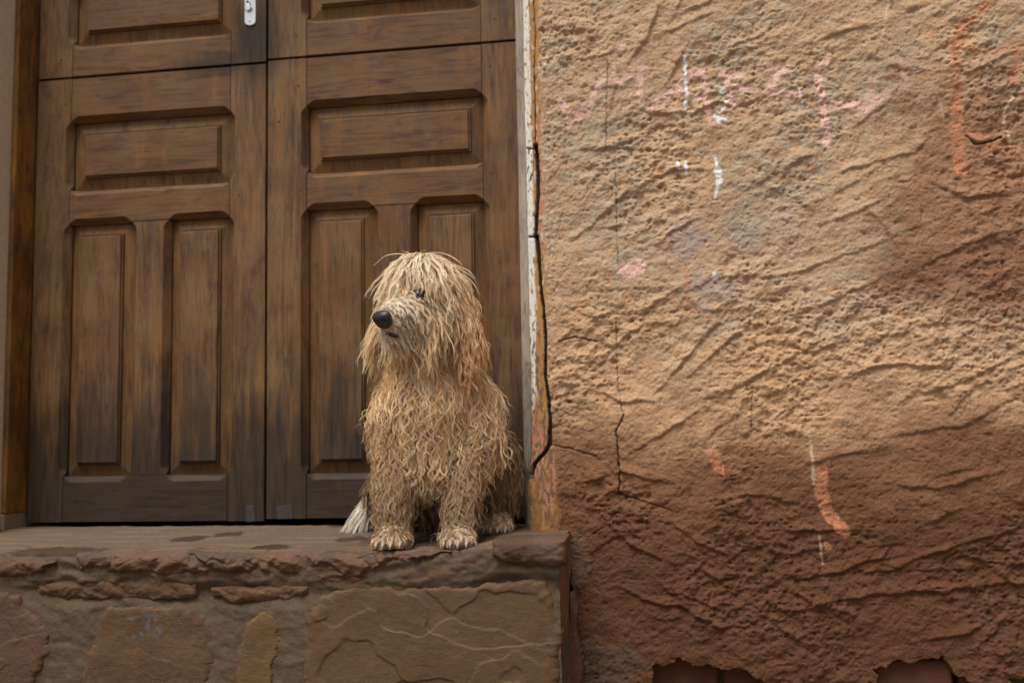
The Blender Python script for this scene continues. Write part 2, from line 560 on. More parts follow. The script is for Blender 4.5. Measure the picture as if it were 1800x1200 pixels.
# lilac-grey thin wash
for (cx_, cy_, rx_, ry_, a_) in ((1205, 420, 50, 45, .75), (1310, 405, 40, 40, .55), (1250, 510, 55, 32, .75), (1270, 580, 45, 30, .4), (1385, 420, 30, 60, .35)):
    q = P(cx_, cy_, WALL_Y)
    rd = np.sqrt(((X - q[0]) / (rx_ * .00117)) ** 2 + ((Z - q[2]) / (ry_ * .00117)) ** 2) - 0.9 * n2 - 0.4 * n3
    blend((0.34, 0.29, 0.265), a_ * 0.8 * sstep(1.15, 0.2, rd))
PINK = np.array([0.69, 0.425, 0.355]); ORP = np.array([0.47, 0.195, 0.100]); WHITE = np.array([0.78, 0.77, 0.75])
CREAM = np.array([0.50, 0.36, 0.23])
STROKES = [
    (PINK, .85, [(984, 178), (997, 197), (1003, 224)], 12), (PINK, .8, [(1000, 200), (1028, 198)], 14), (PINK, .7, [(1008, 222), (1024, 203)], 11),
    (PINK, .85, [(1035, 205), (1044, 165), (1063, 133)], 10), (PINK, .8, [(1078, 117), (1083, 145), (1095, 146), (1112, 127)], 9),
    (PINK, .75, [(1128, 120), (1123, 150), (1124, 177)], 12), (PINK, .6, [(1120, 122), (1136, 118)], 7), (PINK, .8, [(1088, 84), (1097, 81)], 9),
    (PINK, .85, [(1144, 178), (1165, 175), (1205, 140), (1232, 126)], 13), (PINK, .7, [(1235, 126), (1243, 185), (1250, 215)], 11),
    (PINK, .7, [(1190, 158), (1236, 174)], 12), (PINK, .8, [(1146, 180), (1143, 197)], 6),
    (PINK, .85, [(1270, 130), (1303, 130)], 16), (PINK, .85, [(1276, 140), (1283, 160), (1287, 186)], 12), (PINK, .85, [(1285, 150), (1330, 158)], 10),
    (PINK, .85, [(1347, 118), (1385, 126)], 14), (PINK, .8, [(1365, 135), (1352, 160)], 14), (PINK, .85, [(1352, 160), (1380, 163), (1404, 168)], 12),
    (PINK, .95, [(1455, 103), (1438, 127), (1446, 180), (1451, 220), (1455, 257)], 13), (PINK, .9, [(1447, 180), (1480, 184), (1518, 187)], 12),
    (PINK, .6, [(1525, 205), (1530, 183), (1560, 165)], 16), (PINK, .45, [(1535, 140), (1526, 180)], 16), (PINK, .5, [(1580, 105), (1592, 140)], 8),
    (ORP * 1.08, .85, [(1690, 50), (1675, 100), (1680, 150), (1684, 250), (1690, 303)], 21), (ORP, .75, [(1692, 55), (1720, 20), (1752, -5)], 18),
    (ORP, .6, [(1695, 85), (1740, 97), (1800, 78)], 13), (ORP, .75, [(1792, 95), (1783, 140)], 20), (ORP, .55, [(1690, 230), (1740, 250), (1800, 270)], 22),
    (ORP, .5, [(1640, 60), (1690, 40)], 12),
    (PINK, .95, [(1104, 474), (1120, 468)], 32), (ORP * 1.1, .7, [(1204, 470), (1207, 510), (1217, 550)], 8), (ORP * 1.1, .85, [(1252, 795), (1262, 820)], 18),
    (ORP * 1.0, .95, [(1445, 826), (1444, 870), (1458, 905), (1484, 934)], 21), (ORP, .9, [(1454, 958), (1455, 960)], 13), (ORP, .8, [(1270, 828), (1272, 836)], 6),
    (CREAM, .85, [(1422, 758), (1427, 790), (1431, 850)], 6), (WHITE, 1, [(1203, 98), (1205, 140), (1207, 165)], 5), (WHITE, 1, [(1206, 178), (1206, 190)], 7),
    (WHITE, 1, [(1266, 156), (1271, 160)], 10), (WHITE, 1, [(1275, 178), (1277, 179)], 6), (WHITE, 1, [(1275, 187), (1262, 197)], 5),
    (WHITE, 1, [(1258, 205), (1266, 213), (1273, 210)], 8), (WHITE, 1, [(1258, 278), (1261, 300)], 5), (WHITE, 1, [(1261, 300), (1264, 316)], 13), (WHITE, .9, [(1264, 318), (1257, 346)], 5),
    (WHITE, .9, [(1192, 284), (1193, 298)], 4), (WHITE, .9, [(1205, 283), (1206, 305)], 4), (WHITE, 1, [(1256, 481), (1257, 488)], 9),
    (CREAM * 1.25, .9, [(1562, -5), (1556, 40), (1549, 68)], 4), (CREAM, .6, [(1549, 75), (1548, 95)], 4), (CREAM * 1.2, .9, [(1780, 172), (1765, 195), (1767, 215), (1778, 252)], 5),
    (CREAM, .8, [(1650, 172), (1660, 212)], 4), (CREAM, .7, [(1527, 220), (1514, 260)], 4), (CREAM, .5, [(1385, 60), (1384, 120), (1388, 200)], 5),
    (CREAM, .45, [(1365, 330), (1366, 470)], 5), (CREAM, .35, [(1350, 40), (1352, 110)], 4), (WHITE, .8, [(1404, 152), (1412, 190)], 3),
    (CREAM, .6, [(1440, 940), (1446, 990)], 3), (WHITE * .8, .5, [(1085, 460), (1086, 500)], 3),
]
for i, (c_, a_, pts, w_) in enumerate(STROKES):
    worn = 0.85 + 0.15 * sstep(-0.35, 0.1, n3 + 0.5 * n2)
    if c_[1] < 0.25:
        worn = 0.45 + 0.55 * sstep(-0.30, 0.15, 0.7 * n2 + n3)
    blend(c_, a_ * stroke(pts, w_, soft=1.6, wob=2.3 if w_ > 7 else 1.6, seed=i) * worn)
# white specks by the band
sp = pnoise(X * 140, Z * 120, 160)
blend((0.62, 0.58, 0.52), 0.8 * sstep(0.30, 0.42, sp) * sstep(0.085, 0.05, SS) * sstep(0.045, 0.055, SS) * sstep(0.75, 0.95, Z))
# ---- the painted band: white limewash, ochre and pink layers, bare dirt
bn = fbm(SS * 60, ZZ * 7, 4, 170); bn2 = fbm(SS * 150, ZZ * 60, 3, 174)
bc = np.zeros_like(col) + np.array([0.42, 0.215, 0.075])


def bblend(c, m):
    global bc
    m = np.clip(m, 0, 1)[..., None]
    bc = bc * (1 - m) + np.asarray(c) * m


s0 = SS + 0.006 * bn
bblend((0.47, 0.205, 0.135), sstep(0.05, 0.25, fbm(SS * 20, ZZ * 3.2, 3, 180)) * 0.85)
wl = sstep(0.66, 0.80, ZZ + 0.22 * bn)
bblend((0.74, 0.70, 0.62), wl * sstep(0.026, 0.022, s0) * sstep(0.003, 0.007, s0) * sstep(0.40, 0.2, bn2))
bblend((0.55, 0.50, 0.42), sstep(0.006, 0.001, s0) * 0.8)
bblend((0.13, 0.085, 0.055), 0.85 * sstep(0.10, 0.26, bn2 + 0.25 * bn + 0.10 * sstep(0.95, 0.6, ZZ) - 0.45 * sstep(0.15, -0.15, fbm(SS * 30, ZZ * 11, 3, 178)) * sstep(0.75, 0.9, ZZ)))
bblend((0.19, 0.105, 0.055), 0.7 * sstep(0.0, 0.35, fbm(SS * 90, ZZ * 26, 4, 186)) * sstep(0.95, 0.6, ZZ))
bblend((0.11, 0.075, 0.05), 0.8 * sstep(0.009, 0.006, s0) * sstep(0.002, 0.005, s0))
bblend((0.62, 0.57, 0.50), 0.8 * sstep(0.25, 0.38, fbm(SS * 160, ZZ * 45, 2, 190)) * sstep(0.8, 1.1, ZZ))
bblend((0.30, 0.13, 0.04), 0.6 * sstep(0.62, 0.52, ZZ) * sstep(-0.1, 0.2, bn))
bblend((0.14, 0.09, 0.06), 0.8 * sstep(0.02, -0.02, SS) * sstep(0.70, 0.58, ZZ))
bm_ = (1 - plaster_amt)[..., None]
col = col * (1 - bm_) + bc * bm_


# ---- cracks (real gaps)
def crack(pts, w, depth, dark=0.75, wob=3.0):
    global h
    k = 0.00117
    p = px_path(pts)
    i0, i1 = np.searchsorted(bx[:, 0], [p[:, 0].min() - .03, p[:, 0].max() + .03])
    j0, j1 = np.searchsorted(Zs, [p[:, 1].min() - .03, p[:, 1].max() + .03])
    xs = X[i0:i1, j0:j1]; zs = Z[i0:i1, j0:j1]
    xw = xs + wob * k * (pnoise(xs * 0 + 5, zs * 45, 200) + 0.6 * pnoise(xs * 120, zs * 120, 201))
    zw = zs + wob * k * 0.8 * pnoise(xs * 60, zs * 40, 202)
    d, s, tt = seg_dist(xw, zw, p)
    ww = w * k * 0.5 * (0.75 + 0.9 * np.abs(pnoise(tt * 9, tt * 0, 203 + len(pts))))
    mk = sstep(ww + 0.0009, np.maximum(ww - 0.0009, 0), d)
    h[i0:i1, j0:j1] -= depth * mk
    mk = (dark * mk)[..., None]
    col[i0:i1, j0:j1] = col[i0:i1, j0:j1] * (1 - mk) + np.array([0.03, 0.022, 0.016]) * mk


crack([(938, 0), (941, 60), (939, 130), (941, 200), (941, 262)], 2.2, 0.004, .7, 1.5)
crack([(941, 255), (944, 275), (946, 330), (943, 380), (941, 414)], 7, 0.016, .85, 1.5)
crack([(925, 260), (945, 262)], 3, 0.006, .85, 1); crack([(928, 416), (946, 414)], 4, 0.008, .85, 1)
crack([(943, 414), (947, 450), (950, 500), (957, 560), (959, 600), (958, 660), (964, 700), (967, 740), (966, 780), (957, 795), (940, 815), (934, 838)], 6, 0.018, .9, 2.0)
crack([(966, 783), (985, 786), (1010, 791), (1048, 802)], 2.0, 0.004, .7, 5.0)
crack([(1083, 560), (1084, 640), (1089, 700), (1096, 730), (1083, 760), (1086, 790), (1089, 830), (1088, 868), (1091, 890), (1070, 920), (1040, 940)], 1.5, 0.003, .6, 4.0)
crack([(1096, 730), (1083, 760), (1086, 790), (1089, 830), (1088, 868)], 2.6, 0.006, .85, 4.0)
crack([(1065, 260), (1067, 180), (1068, 110)], 2, 0.003, .6); crack([(1080, 250), (1083, 330), (1086, 470)], 1.6, 0.003, .45)
crack([(1088, 868), (1130, 880), (1180, 897)], 2.2, 0.004, .8); crack([(1322, 680), (1321, 760)], 1.8, 0.003, .55)
crack([(1000, 1010), (1003, 1050), (1006, 1085), (1011, 1120)], 9, 0.018, .9); crack([(1700, 238), (1715, 253), (1740, 250), (1760, 241)], 3, 0.006, .8)
crack([(983, 600), (1010, 592), (1050, 600)], 2.6, 0.005, .7)
# grey repair mortar smeared at the foot of the wall beside the step
q0 = P(1040, 1170, WALL_Y)
g = np.sqrt(((X - q0[0]) / 0.085) ** 2 + ((Z - q0[2]) / 0.055) ** 2) - 0.6 * n2 - 0.4 * n1
gm = sstep(1.2, 0.7, g) * 0.85
q1 = P(1015, 985, WALL_Y)
g2 = np.sqrt(((X - q1[0]) / 0.026) ** 2 + ((Z - q1[2]) / 0.055) ** 2) - 0.35 * n2
gm = np.maximum(gm, sstep(1.1, 0.85, g2) * 0.9)
h += 0.003 * gm
col = col * (1 - gm[..., None]) + np.array([0.105, 0.066, 0.043]) * gm[..., None]


# ---- holes at the foot where the plaster has fallen off the bricks
def hole(poly):
    p = px_path(poly)
    inside = np.zeros(X.shape, bool)
    xw = X + 0.014 * pnoise(X * 30, Z * 30, 210) + 0.006 * pnoise(X * 95, Z * 95, 213); zw = Z + 0.014 * pnoise(X * 30, Z * 30, 211) + 0.006 * pnoise(X * 95, Z * 95, 214)
    n = len(p)
    for i in range(n):
        a, b = p[i], p[(i + 1) % n]
        c = ((a[1] > zw) != (b[1] > zw)) & (xw < (b[0] - a[0]) * (zw - a[1]) / (b[1] - a[1] + 1e-12) + a[0])
        inside ^= c
    return inside


HOLES = [[(1142, 1172), (1170, 1176), (1188, 1160), (1215, 1163), (1250, 1176), (1300, 1182), (1345, 1196), (1350, 1230), (1330, 1260), (1180, 1250), (1150, 1215)],
         [(1541, 1178), (1560, 1170), (1615, 1158), (1652, 1160), (1680, 1180), (1708, 1200), (1705, 1240), (1640, 1265), (1545, 1250)],
         [(1780, 1197), (1830, 1190), (1850, 1240), (1790, 1240)]]
for hp in HOLES:
    ins = hole(hp)
    h = np.where(ins, -0.045, h)
    col[ins] = np.array([0.06, 0.035, 0.022])

W = np.stack([bx + nxx * h, by + nyy * h, ZZ], -1)
# bulge of the foot and slight waviness of the wall as a whole
W[..., 1] += -0.012 * sstep(0.05, 0.3, SS) * fbm(X * 2.2, Z * 2.2, 2, 220)
plaster = grid_mesh('plaster', W, M_PLASTER, col=col)
adopt(plaster, wall)

# bricks seen in the holes
bricks = []
bw, bh = 0.215, 0.062
for hp in HOLES:
    pp = px_path(hp)
    zrow = P(1250, 1200, WALL_Y)[2] - 0.016
    for r in range(-1, 2):
        z0 = zrow + r * (bh + 0.012)
        xs = XC + 0.16 + (r % 2) * 0.11
        while xs < pp[:, 0].max() + 0.05:
            if xs + bw > pp[:, 0].min() - 0.02 and z0 + bh > pp[:, 1].min() and z0 < pp[:, 1].max() + 0.02:
                bricks.append((round(xs, 4), round(z0, 4)))
            xs += bw + 0.012
for (xb, zb) in sorted(set(bricks)):
    dy = random.uniform(-0.004, 0.004)
    y0, y1 = WALL_Y + (0.040 if xb < XC + 0.45 else 0.026) + dy, WALL_Y + 0.09
    e = 0.004
    v = []
    for (yy, ins_) in ((y0, e), (y0 + e, 0), (y1, 0)):
        v += [(xb + ins_, yy, zb + ins_), (xb + bw - ins_, yy, zb + ins_), (xb + bw - ins_, yy, zb + bh - ins_), (xb + ins_, yy, zb + bh - ins_)]
    f = [(0, 1, 2, 3)]
    for k in range(2):
        for q in range(4):
            f.append((4 * k + q, 4 * k + 4 + q, 4 * k + 4 + (q + 1) % 4, 4 * k + (q + 1) % 4))
    adopt(mesh_obj('brick', v, f, M_BRICK), wall)


# rest of the facade: plain blocks joined on beyond the close-up, so that the house is closed
def box_v(x0, x1, y0, y1, z0, z1):
    return [(x0, y0, z0), (x1, y0, z0), (x1, y1, z0), (x0, y1, z0), (x0, y0, z1), (x1, y0, z1), (x1, y1, z1), (x0, y1, z1)]


BF = [(0, 3, 2, 1), (4, 5, 6, 7), (0, 1, 5, 4), (1, 2, 6, 5), (2, 3, 7, 6), (3, 0, 4, 7)]


def boxes(name, bl, mat, parent=None):
    v, f = [], []
    for b in bl:
        o = len(v)
        v += box_v(*b)
        f += [tuple(i + o for i in q) for q in BF]
    o = mesh_obj(name, v, f, mat)
    if parent:
        adopt(o, parent)
    return o


XR_IN = XC                                            # right side of opening
XL_IN = P(12, 480, -0.075)[0]                  # left side of opening
DOOR_TOP = 2.30


def facade(name, x0, x1, z0, z1, seed):
    nx_, nz_ = max(3, int((x1 - x0) / 0.012)), max(3, int((z1 - z0) / 0.012))
    xs, zs = np.meshgrid(np.linspace(x0, x1, nx_), np.linspace(z0, z1, nz_), indexing='ij')
    hh = 0.006 * fbm(xs * 7, zs * 7, 3, seed) + 0.005 * fbm(xs * 30, zs * 36, 3, seed + 5)
    a = fbm(xs * 5, zs * 5, 4, 130)[..., None]
    c_ = tan * (1 - np.clip(a + .4, 0, 1)) + clay * np.clip(a + .4, 0, 1)
    m_ = (sstep(0.75, 0.45, zs + 0.1 * a[..., 0]))[..., None]
    c_ = c_ * (1 - m_) + mud * 1.2 * m_
    o = grid_mesh(name, np.stack([xs, WALL_Y + 0.003 - hh, zs], -1), M_PLASTER, col=c_)
    adopt(o, wall)


facade('plaster', XC + 1.5, 3.6, 0, 3.2, 300)
facade('plaster', XL_IN, XC + 1.5, DOOR_TOP, 3.2, 330)
facade('plaster', XC + 0.002, XC + 1.5, 1.9, DOOR_TOP, 340)
facade('plaster', -3.6, XL_IN, 0, 3.2, 350)
boxes('inner_wall', [(XC + 0.03, 3.6, -0.09, 0.12, 0, 3.2), (-3.6, XL_IN - 0.002, -0.09, 0.12, 0, 3.2),
                     (XL_IN - 0.002, XC + 0.03, -0.135, 0.12, DOOR_TOP, 3.2),
                     (-3.6, 3.6, 2.9, 3.0, 0, 3.2), (-3.6, -3.5, 0.12, 2.9, 0, 3.2), (3.5, 3.6, 0.12, 2.9, 0, 3.2),
                     (-3.6, 3.6, -0.12, 3.0, 3.2, 3.35)], M_INNER, wall)
# left reveal, bare mortar at its foot
boxes('reveal', [(XL_IN - 0.05, XL_IN, WALL_Y + 0.004, 0.12, 0.0, DOOR_TOP)],
      plain_mat('pale_reveal_plaster', (0.58, 0.43, 0.29), 0.9, 0, 60, 0.3, 0.4), wall)

# ------------------------------------------------------------------ stone step
step = thing('stone_step', 'worn stone doorstep of sandstone blocks set in mortar that the dog sits on', 'step', (-0.5, -0.2, 0))
XE = P(985, 1100, -0.37)[0]                          # right end of the step
XS0 = -1.75
FY = -0.365


def top_z(x, y):
    left = sstep(P(905, 950, -0.3)[0], P(800, 950, -0.3)[0], x)
    return STEP_Z - 0.019 * sstep(0.02, -0.37, y) * left - 0.001 * (1 - left) - 0.03 * sstep(-0.004, 0.012, y)


xa = np.concatenate([np.linspace(XS0, -1.32, 30), np.arange(-1.315, XE, 0.004), [XE]])
top = np.concatenate([np.linspace(0.5, 0.06, 8), np.arange(0.05, FY + 0.022, -0.004)])
lip = np.linspace(0, math.pi / 2, 9)
nt, nl = len(top), len(lip)
frt = np.concatenate([np.arange(0.004, 0.36, 0.004), np.linspace(0.365, STEP_Z, 8)])
rows = nt + nl + len(frt)
XX = np.repeat(xa[:, None], rows, 1)
yb = np.zeros(rows); dz = np.zeros(rows); ny = np.zeros(rows); nz = np.zeros(rows)
RL = 0.02
yb[:nt] = top; nz[:nt] = 1
yb[nt:nt + nl] = FY + RL - RL * np.sin(lip); dz[nt:nt + nl] = RL - RL * np.cos(lip)
ny[nt:nt + nl] = -np.sin(lip); nz[nt:nt + nl] = np.cos(lip)
yb[nt + nl:] = FY; dz[nt + nl:] = RL + frt; ny[nt + nl:] = -1
YB = np.repeat(yb[None], len(xa), 0); DZ = np.repeat(dz[None], len(xa), 0)
ZB = top_z(XX, np.maximum(YB, FY)) - DZ
V_ = YB * 1.0 - DZ * 1.0                     # unrolled coordinate for the noise
hn = 0.0030 * fbm(XX * 9, V_ * 12, 3, 400) + 0.0026 * fbm(XX * 34 + V_ * 14, V_ * 44, 3, 410) + 0.0012 * fbm(XX * 120, V_ * 130, 2, 416)
is_top = (nz > 0.5)[None] * np.ones_like(XX)
frontness = (ny < -0.5)[None] * np.ones_like(XX)
hn *= np.where(is_top > 0.5, 0.55, 1.3)
# the brow of the step is a broken slab edge: rougher, slightly proud
sl = frontness * sstep(0.085, 0.055, DZ) * sstep(P(890, 980, FY)[0], P(840, 980, FY)[0], XX)
hn += sl * (0.010 * ridged(XX * 16, V_ * 40, 3, 420) - 0.004)
# hollow beneath the slab
hn -= frontness * 0.012 * sstep(0.055, 0.075, DZ) * sstep(0.115, 0.085, DZ) * (0.6 + fbm(XX * 8, V_ * 4, 2, 430))
SV = np.stack([XX, YB + ny[None] * hn, ZB + nz[None] * hn], -1)
c_mort = np.array([0.116, 0.080, 0.048]); c_mort2 = np.array([0.088, 0.061, 0.038]); c_top = np.array([0.132, 0.086, 0.055])
sn = fbm(XX * 8, V_ * 14, 4, 440); sn2 = fbm(XX * 40, V_ * 60, 3, 450)
sc_ = np.zeros(XX.shape + (3,)) + c_mort


def sblend(c, m):
    global sc_
    m = np.clip(m, 0, 1)[..., None]
    sc_ = sc_ * (1 - m) + np.asarray(c) * m


sblend(c_mort2, sstep(-0.1, 0.4, sn))
sblend((0.130, 0.083, 0.048), 0.6 * sstep(0.1, 0.4, sn2))
sblend(c_top, is_top * 0.95)
sblend((0.195, 0.128, 0.088), is_top * 0.6 * sstep(0.0, 0.35, fbm(XX * 6, V_ * 40, 4, 460)))
sblend((0.125, 0.064, 0.036), sl * 0.6 * sstep(-0.15, 0.25, fbm(XX * 18, V_ * 30, 3, 470)))
sblend((0.10, 0.068, 0.055), sl * 0.6 * sstep(0.0, 0.3, fbm(XX * 26, V_ * 40, 3, 475)))
# wet spots on the top
for (px_, py_, rx_, ry_, a_) in ((90, 962, 110, 9, .7), (200, 975, 45, 5, .6), (330, 946, 38, 3.5, .85), (405, 941, 32, 2.5, .75), (475, 955, 38, 4, .9),
                                 (600, 930, 30, 3, .7), (620, 945, 30, 3.5, .7), (590, 962, 50, 4, .6), (700, 945, 80, 10, .6), (820, 945, 90, 12, .55),
                                 (520, 968, 60, 3, .5), (880, 925, 40, 8, .6)):
    q = PZ(px_, py_, STEP_Z - 0.01)
    ryw = abs(PZ(px_, py_ + ry_, STEP_Z - 0.01)[1] - q[1])
    d = np.sqrt(((XX - q[0]) / (rx_ * 0.00112)) ** 2 + ((YB - q[1]) / ryw) ** 2) - 0.5 * sn2 - 0.3 * sn
    sblend((0.050, 0.027, 0.014), is_top * min(1.0, a_ * 1.25) * sstep(1.05, 0.75, d))
body = grid_mesh('mortar_bed', SV, M_MORTAR, col=sc_ * 0.90)
adopt(body, step)
# right-hand end face of the step, turning back to the wall
ya = np.arange(FY + 0.004, -0.10, 0.006); za = np.arange(0.0, STEP_Z - 0.008, 0.006)
YY, Z2 = np.meshgrid(ya, za, indexing='ij')
eh = 0.006 * fbm(YY * 14, Z2 * 14, 3, 480)
ec = np.zeros(YY.shape + (3,)) + np.array([0.19, 0.082, 0.045])
mm = sstep(-0.1, 0.2, fbm(YY * 12, Z2 * 9, 3, 485))[..., None]
ec = ec * (1 - mm) + c_mort2 * mm
adopt(grid_mesh('mortar_end', np.stack([XE + eh, YY, Z2], -1), M_MORTAR, col=ec), step)


def face_relief(x_, z_, seed, amp):
    """broken sandstone: facets, bedding edges and chips"""
    wx = x_ + 0.03 * fbm(x_ * 8, z_ * 8, 2, seed + 1); wz = z_ + 0.02 * fbm(x_ * 8, z_ * 8, 2, seed + 2)
    r = 1.0 * fbm(wx * 7, wz * 9, 2, seed + 3)
    r = r + 0.16 * (ridged(wx * 5 + wz * 4, wz * 11 - wx * 5, 2, seed + 4) - 0.6)
    r = r + 0.16 * fbm(x_ * 60, z_ * 75, 2, seed + 6)
    return amp * r


def bed_scars(x_, z_, seed, amp, n=4):
    """edges of split layers: long wandering steps"""
    r = np.zeros_like(x_)
    for k in range(n):
        f_ = fbm(x_ * 3.2 + 0.8 * z_, z_ * 5.0, 3, seed + 11 * k, 0.45) + 0.35 * pnoise(x_ * 2, z_ * 2, seed + 90 + k) + 0.05 * pnoise(x_ * 40, z_ * 40, seed + 70 + k)
        c_ = -0.25 + 0.5 * k / n
        r = r + amp * sstep(c_ - 0.010, c_ + 0.010, f_)
    return r - amp * n / 2


def paint_stone(x_, z_, tint1, tint2, seed, marks, Y):
    a = sstep(-0.35, 0.4, fbm(x_ * 12, z_ * 14, 4, seed + 60))[..., None]
    c_ = np.asarray(tint1) * (1 - a) + np.asarray(tint2) * a
    b2 = (sstep(0.05, 0.4, fbm(x_ * 22, z_ * 26, 3, seed + 63)) * 0.5)[..., None]
    c_ = c_ * (1 - b2) + np.array([0.118, 0.056, 0.028]) * b2
    vn = 1 - np.abs(fbm(x_ * 7 + 3 * z_, z_ * 13 - 3 * x_, 5, seed + 66, 0.62)) * 22
    vm = (sstep(0.4, 1.0, vn) * 0.30)[..., None]
    c_ = c_ * (1 - vm) + np.array([0.175, 0.110, 0.062]) * vm
    for (mx, my, mr, mc) in marks or ():
        q = P(mx, my, Y)
        dd = np.sqrt((x_ - q[0]) ** 2 + (z_ - q[2]) ** 2) / (mr * 0.00108)
        mk = (sstep(1.2, 0.3, dd) * sstep(0.0, 0.25, fbm(x_ * 80, z_ * 80, 2, seed + 70)))[..., None] * 0.6
        c_ = c_ * (1 - mk) + np.asarray(mc) * mk
    return c_ * 0.92


def set_tint(o, cols):
    at = o.data.attributes.new('tint', 'FLOAT_COLOR', 'POINT')
    c4 = np.ones((len(cols), 4), np.float32); c4[:, :3] = cols
    at.data.foreach_set('color', c4.reshape(-1))


def stone(poly, depth, tint1, tint2, seed, Y=FY, relief=0.004, scars=0.0, marks=None, edge_n=0.009):
    """one block: outline traced on the face of the step, broken face, sides running back into the mortar"""
    p = np.array([[P(x, y, Y)[0], P(x, y, Y)[2]] for x, y in poly])
    seg = np.linalg.norm(np.roll(p, -1, 0) - p, axis=1)
    cum = np.concatenate([[0], np.cumsum(seg)])
    N = 380
    t = np.linspace(0, cum[-1], N, endpoint=False)
    pc = np.concatenate([p, p[:1]])
    bxy = np.stack([np.interp(t, cum, pc[:, 0]), np.interp(t, cum, pc[:, 1])], -1)
    c0 = bxy.mean(0)
    bxy = bxy + edge_n * np.stack([fbm(bxy[:, 0] * 26, bxy[:, 1] * 26, 4, seed, 0.6), fbm(bxy[:, 0] * 26, bxy[:, 1] * 26, 4, seed + 7, 0.6)], -1)
    size = np.sqrt(np.ptp(bxy[:, 0]) * np.ptp(bxy[:, 1]))
    rings = np.concatenate([[1.0, 1.0, 0.99, 0.975, 0.955, 0.93], np.linspace(0.91, 0.012, 84)])
    Vv = np.zeros((len(rings), N, 3))
    for k, r in enumerate(rings):
        xy = c0 + (bxy - c0) * r
        x_, z_ = xy[:, 0], xy[:, 1]
        e = (1 - r) * size
        prof = -0.004 + (depth + 0.004) * (1 - np.exp(-e / (0.008 + 0.006 * fbm(x_ * 20, z_ * 20, 2, seed + 15)))) if k > 1 else 0 * x_ - 0.004
        w_ = min(1, e / 0.02)
        hh = prof + face_relief(x_, z_, seed + 20, relief) * w_
        if scars:
            hh = hh + bed_scars(x_, z_, seed + 200, scars) * w_
        yy = Y - hh + (0.03 if k == 0 else 0.004 if k == 1 else 0)
        Vv[k] = np.stack([x_, yy, z_], -1)
    nr = len(rings)
    verts = Vv.reshape(-1, 3)
    verts = np.concatenate([verts, Vv[-1].mean(0)[None]])
    cols = paint_stone(verts[:, 0], verts[:, 2], tint1, tint2, seed, marks, Y)
    faces = []
    for k in range(nr - 1):
        for i in range(N):
            j = (i + 1) % N
            faces.append((k * N + i, k * N + j, (k + 1) * N + j, (k + 1) * N + i))
    for i in range(N):
        faces.append(((nr - 1) * N + i, (nr - 1) * N + (i + 1) % N, nr * N))
    o = mesh_obj('stone', verts, faces, M_STONE, None, True)
    set_tint(o, cols)
    adopt(o, step)
    return o


def slab(top_, bot, depth, tint1, tint2, seed, Y=FY, relief=0.004, scars=0.0, edge_n=0.005, chip=0.0, wrap=0.0):
    """a flat-bedded stone between a top and a bottom line; wrap: how far its upper edge folds back over the step"""
    tp = np.array([P(x, y, Y)[[0, 2]] for x, y in top_]); bp = np.array([P(x, y, Y)[[0, 2]] for x, y in bot])
    x0, x1 = max(tp[0, 0], bp[0, 0]), min(tp[-1, 0], bp[-1, 0])
    nx_ = max(30, int((x1 - x0) / 0.0028)); nz_ = 30
    xs = np.linspace(x0, x1, nx_)
    zt_ = np.interp(xs, tp[:, 0], tp[:, 1]) + 0.5 * edge_n * fbm(xs * 24, xs * 0 + 1, 4, seed, 0.6)
    zb_ = np.interp(xs, bp[:, 0], bp[:, 1]) + edge_n * fbm(xs * 30, xs * 0 + 5, 4, seed + 3, 0.6)
    v = np.concatenate([[0, 0], np.linspace(0, 1, nz_), [1, 1]])
    XX_ = np.repeat(xs[:, None], len(v), 1)
    ZZ_ = zb_[:, None] + (zt_ - zb_)[:, None] * v[None]
    ez = np.minimum(v[None], 1 - v[None]) * (zt_ - zb_)[:, None]
    ex = np.minimum(xs - x0, x1 - xs)[:, None] + 0 * ez
    e = np.minimum(ez, ex)
    w_ = np.clip(e / 0.008, 0, 1)
    hh = -0.003 + (depth + 0.003) * (1 - np.exp(-e / 0.006)) + face_relief(XX_, ZZ_, seed + 20, relief) * w_
    if scars:
        hh = hh + bed_scars(XX_, ZZ_, seed + 200, scars, 5) * w_
    if chip:
        hh = hh - chip * np.maximum(0, fbm(XX_ * 22, ZZ_ * 30 + XX_ * 14, 3, seed + 33)) * w_ * 2 + chip * (ridged(XX_ * 18, ZZ_ * 26 - XX_ * 10, 3, seed + 35) - 0.55) * w_
    YY_ = Y - hh
    YY_[:, 0] = Y + 0.03; YY_[:, -1] = Y + 0.03 + wrap
    YY_[:, 1] += 0.004
    YY_[0] = Y + 0.012; YY_[-1] = Y + 0.012
    c_ = paint_stone(XX_, ZZ_, tint1, tint2, seed, None, Y)
    o = grid_mesh('stone', np.stack([XX_, YY_, ZZ_], -1), M_STONE, col=c_)
    adopt(o, step)
    return o


OL1, OL2 = (0.112, 0.063, 0.027), (0.086, 0.049, 0.024)
BR1, BR2 = (0.100, 0.052, 0.027), (0.066, 0.037, 0.022)
BLUE = (0.10, 0.13, 0.18)
stone([(-60, 1030), (0, 1036), (35, 1045), (60, 1078), (85, 1115), (92, 1140), (75, 1175), (50, 1215), (40, 1300), (-60, 1300)], 0.007, BR1, (0.09, 0.05, 0.028), 500, relief=0.004, scars=0.0012)
stone([(190, 1066), (260, 1064), (340, 1067), (365, 1078), (372, 1105), (381, 1135), (378, 1165), (368, 1195), (340, 1250), (150, 1260), (140, 1195), (160, 1130), (175, 1085)], 0.0035, OL1, OL2, 520,
      relief=0.0035, scars=0.0007, marks=[(265, 1082, 18, BLUE), (270, 1105, 22, BLUE), (245, 1118, 16, BLUE), (232, 1090, 12, BLUE), (320, 1095, 9, BLUE)])
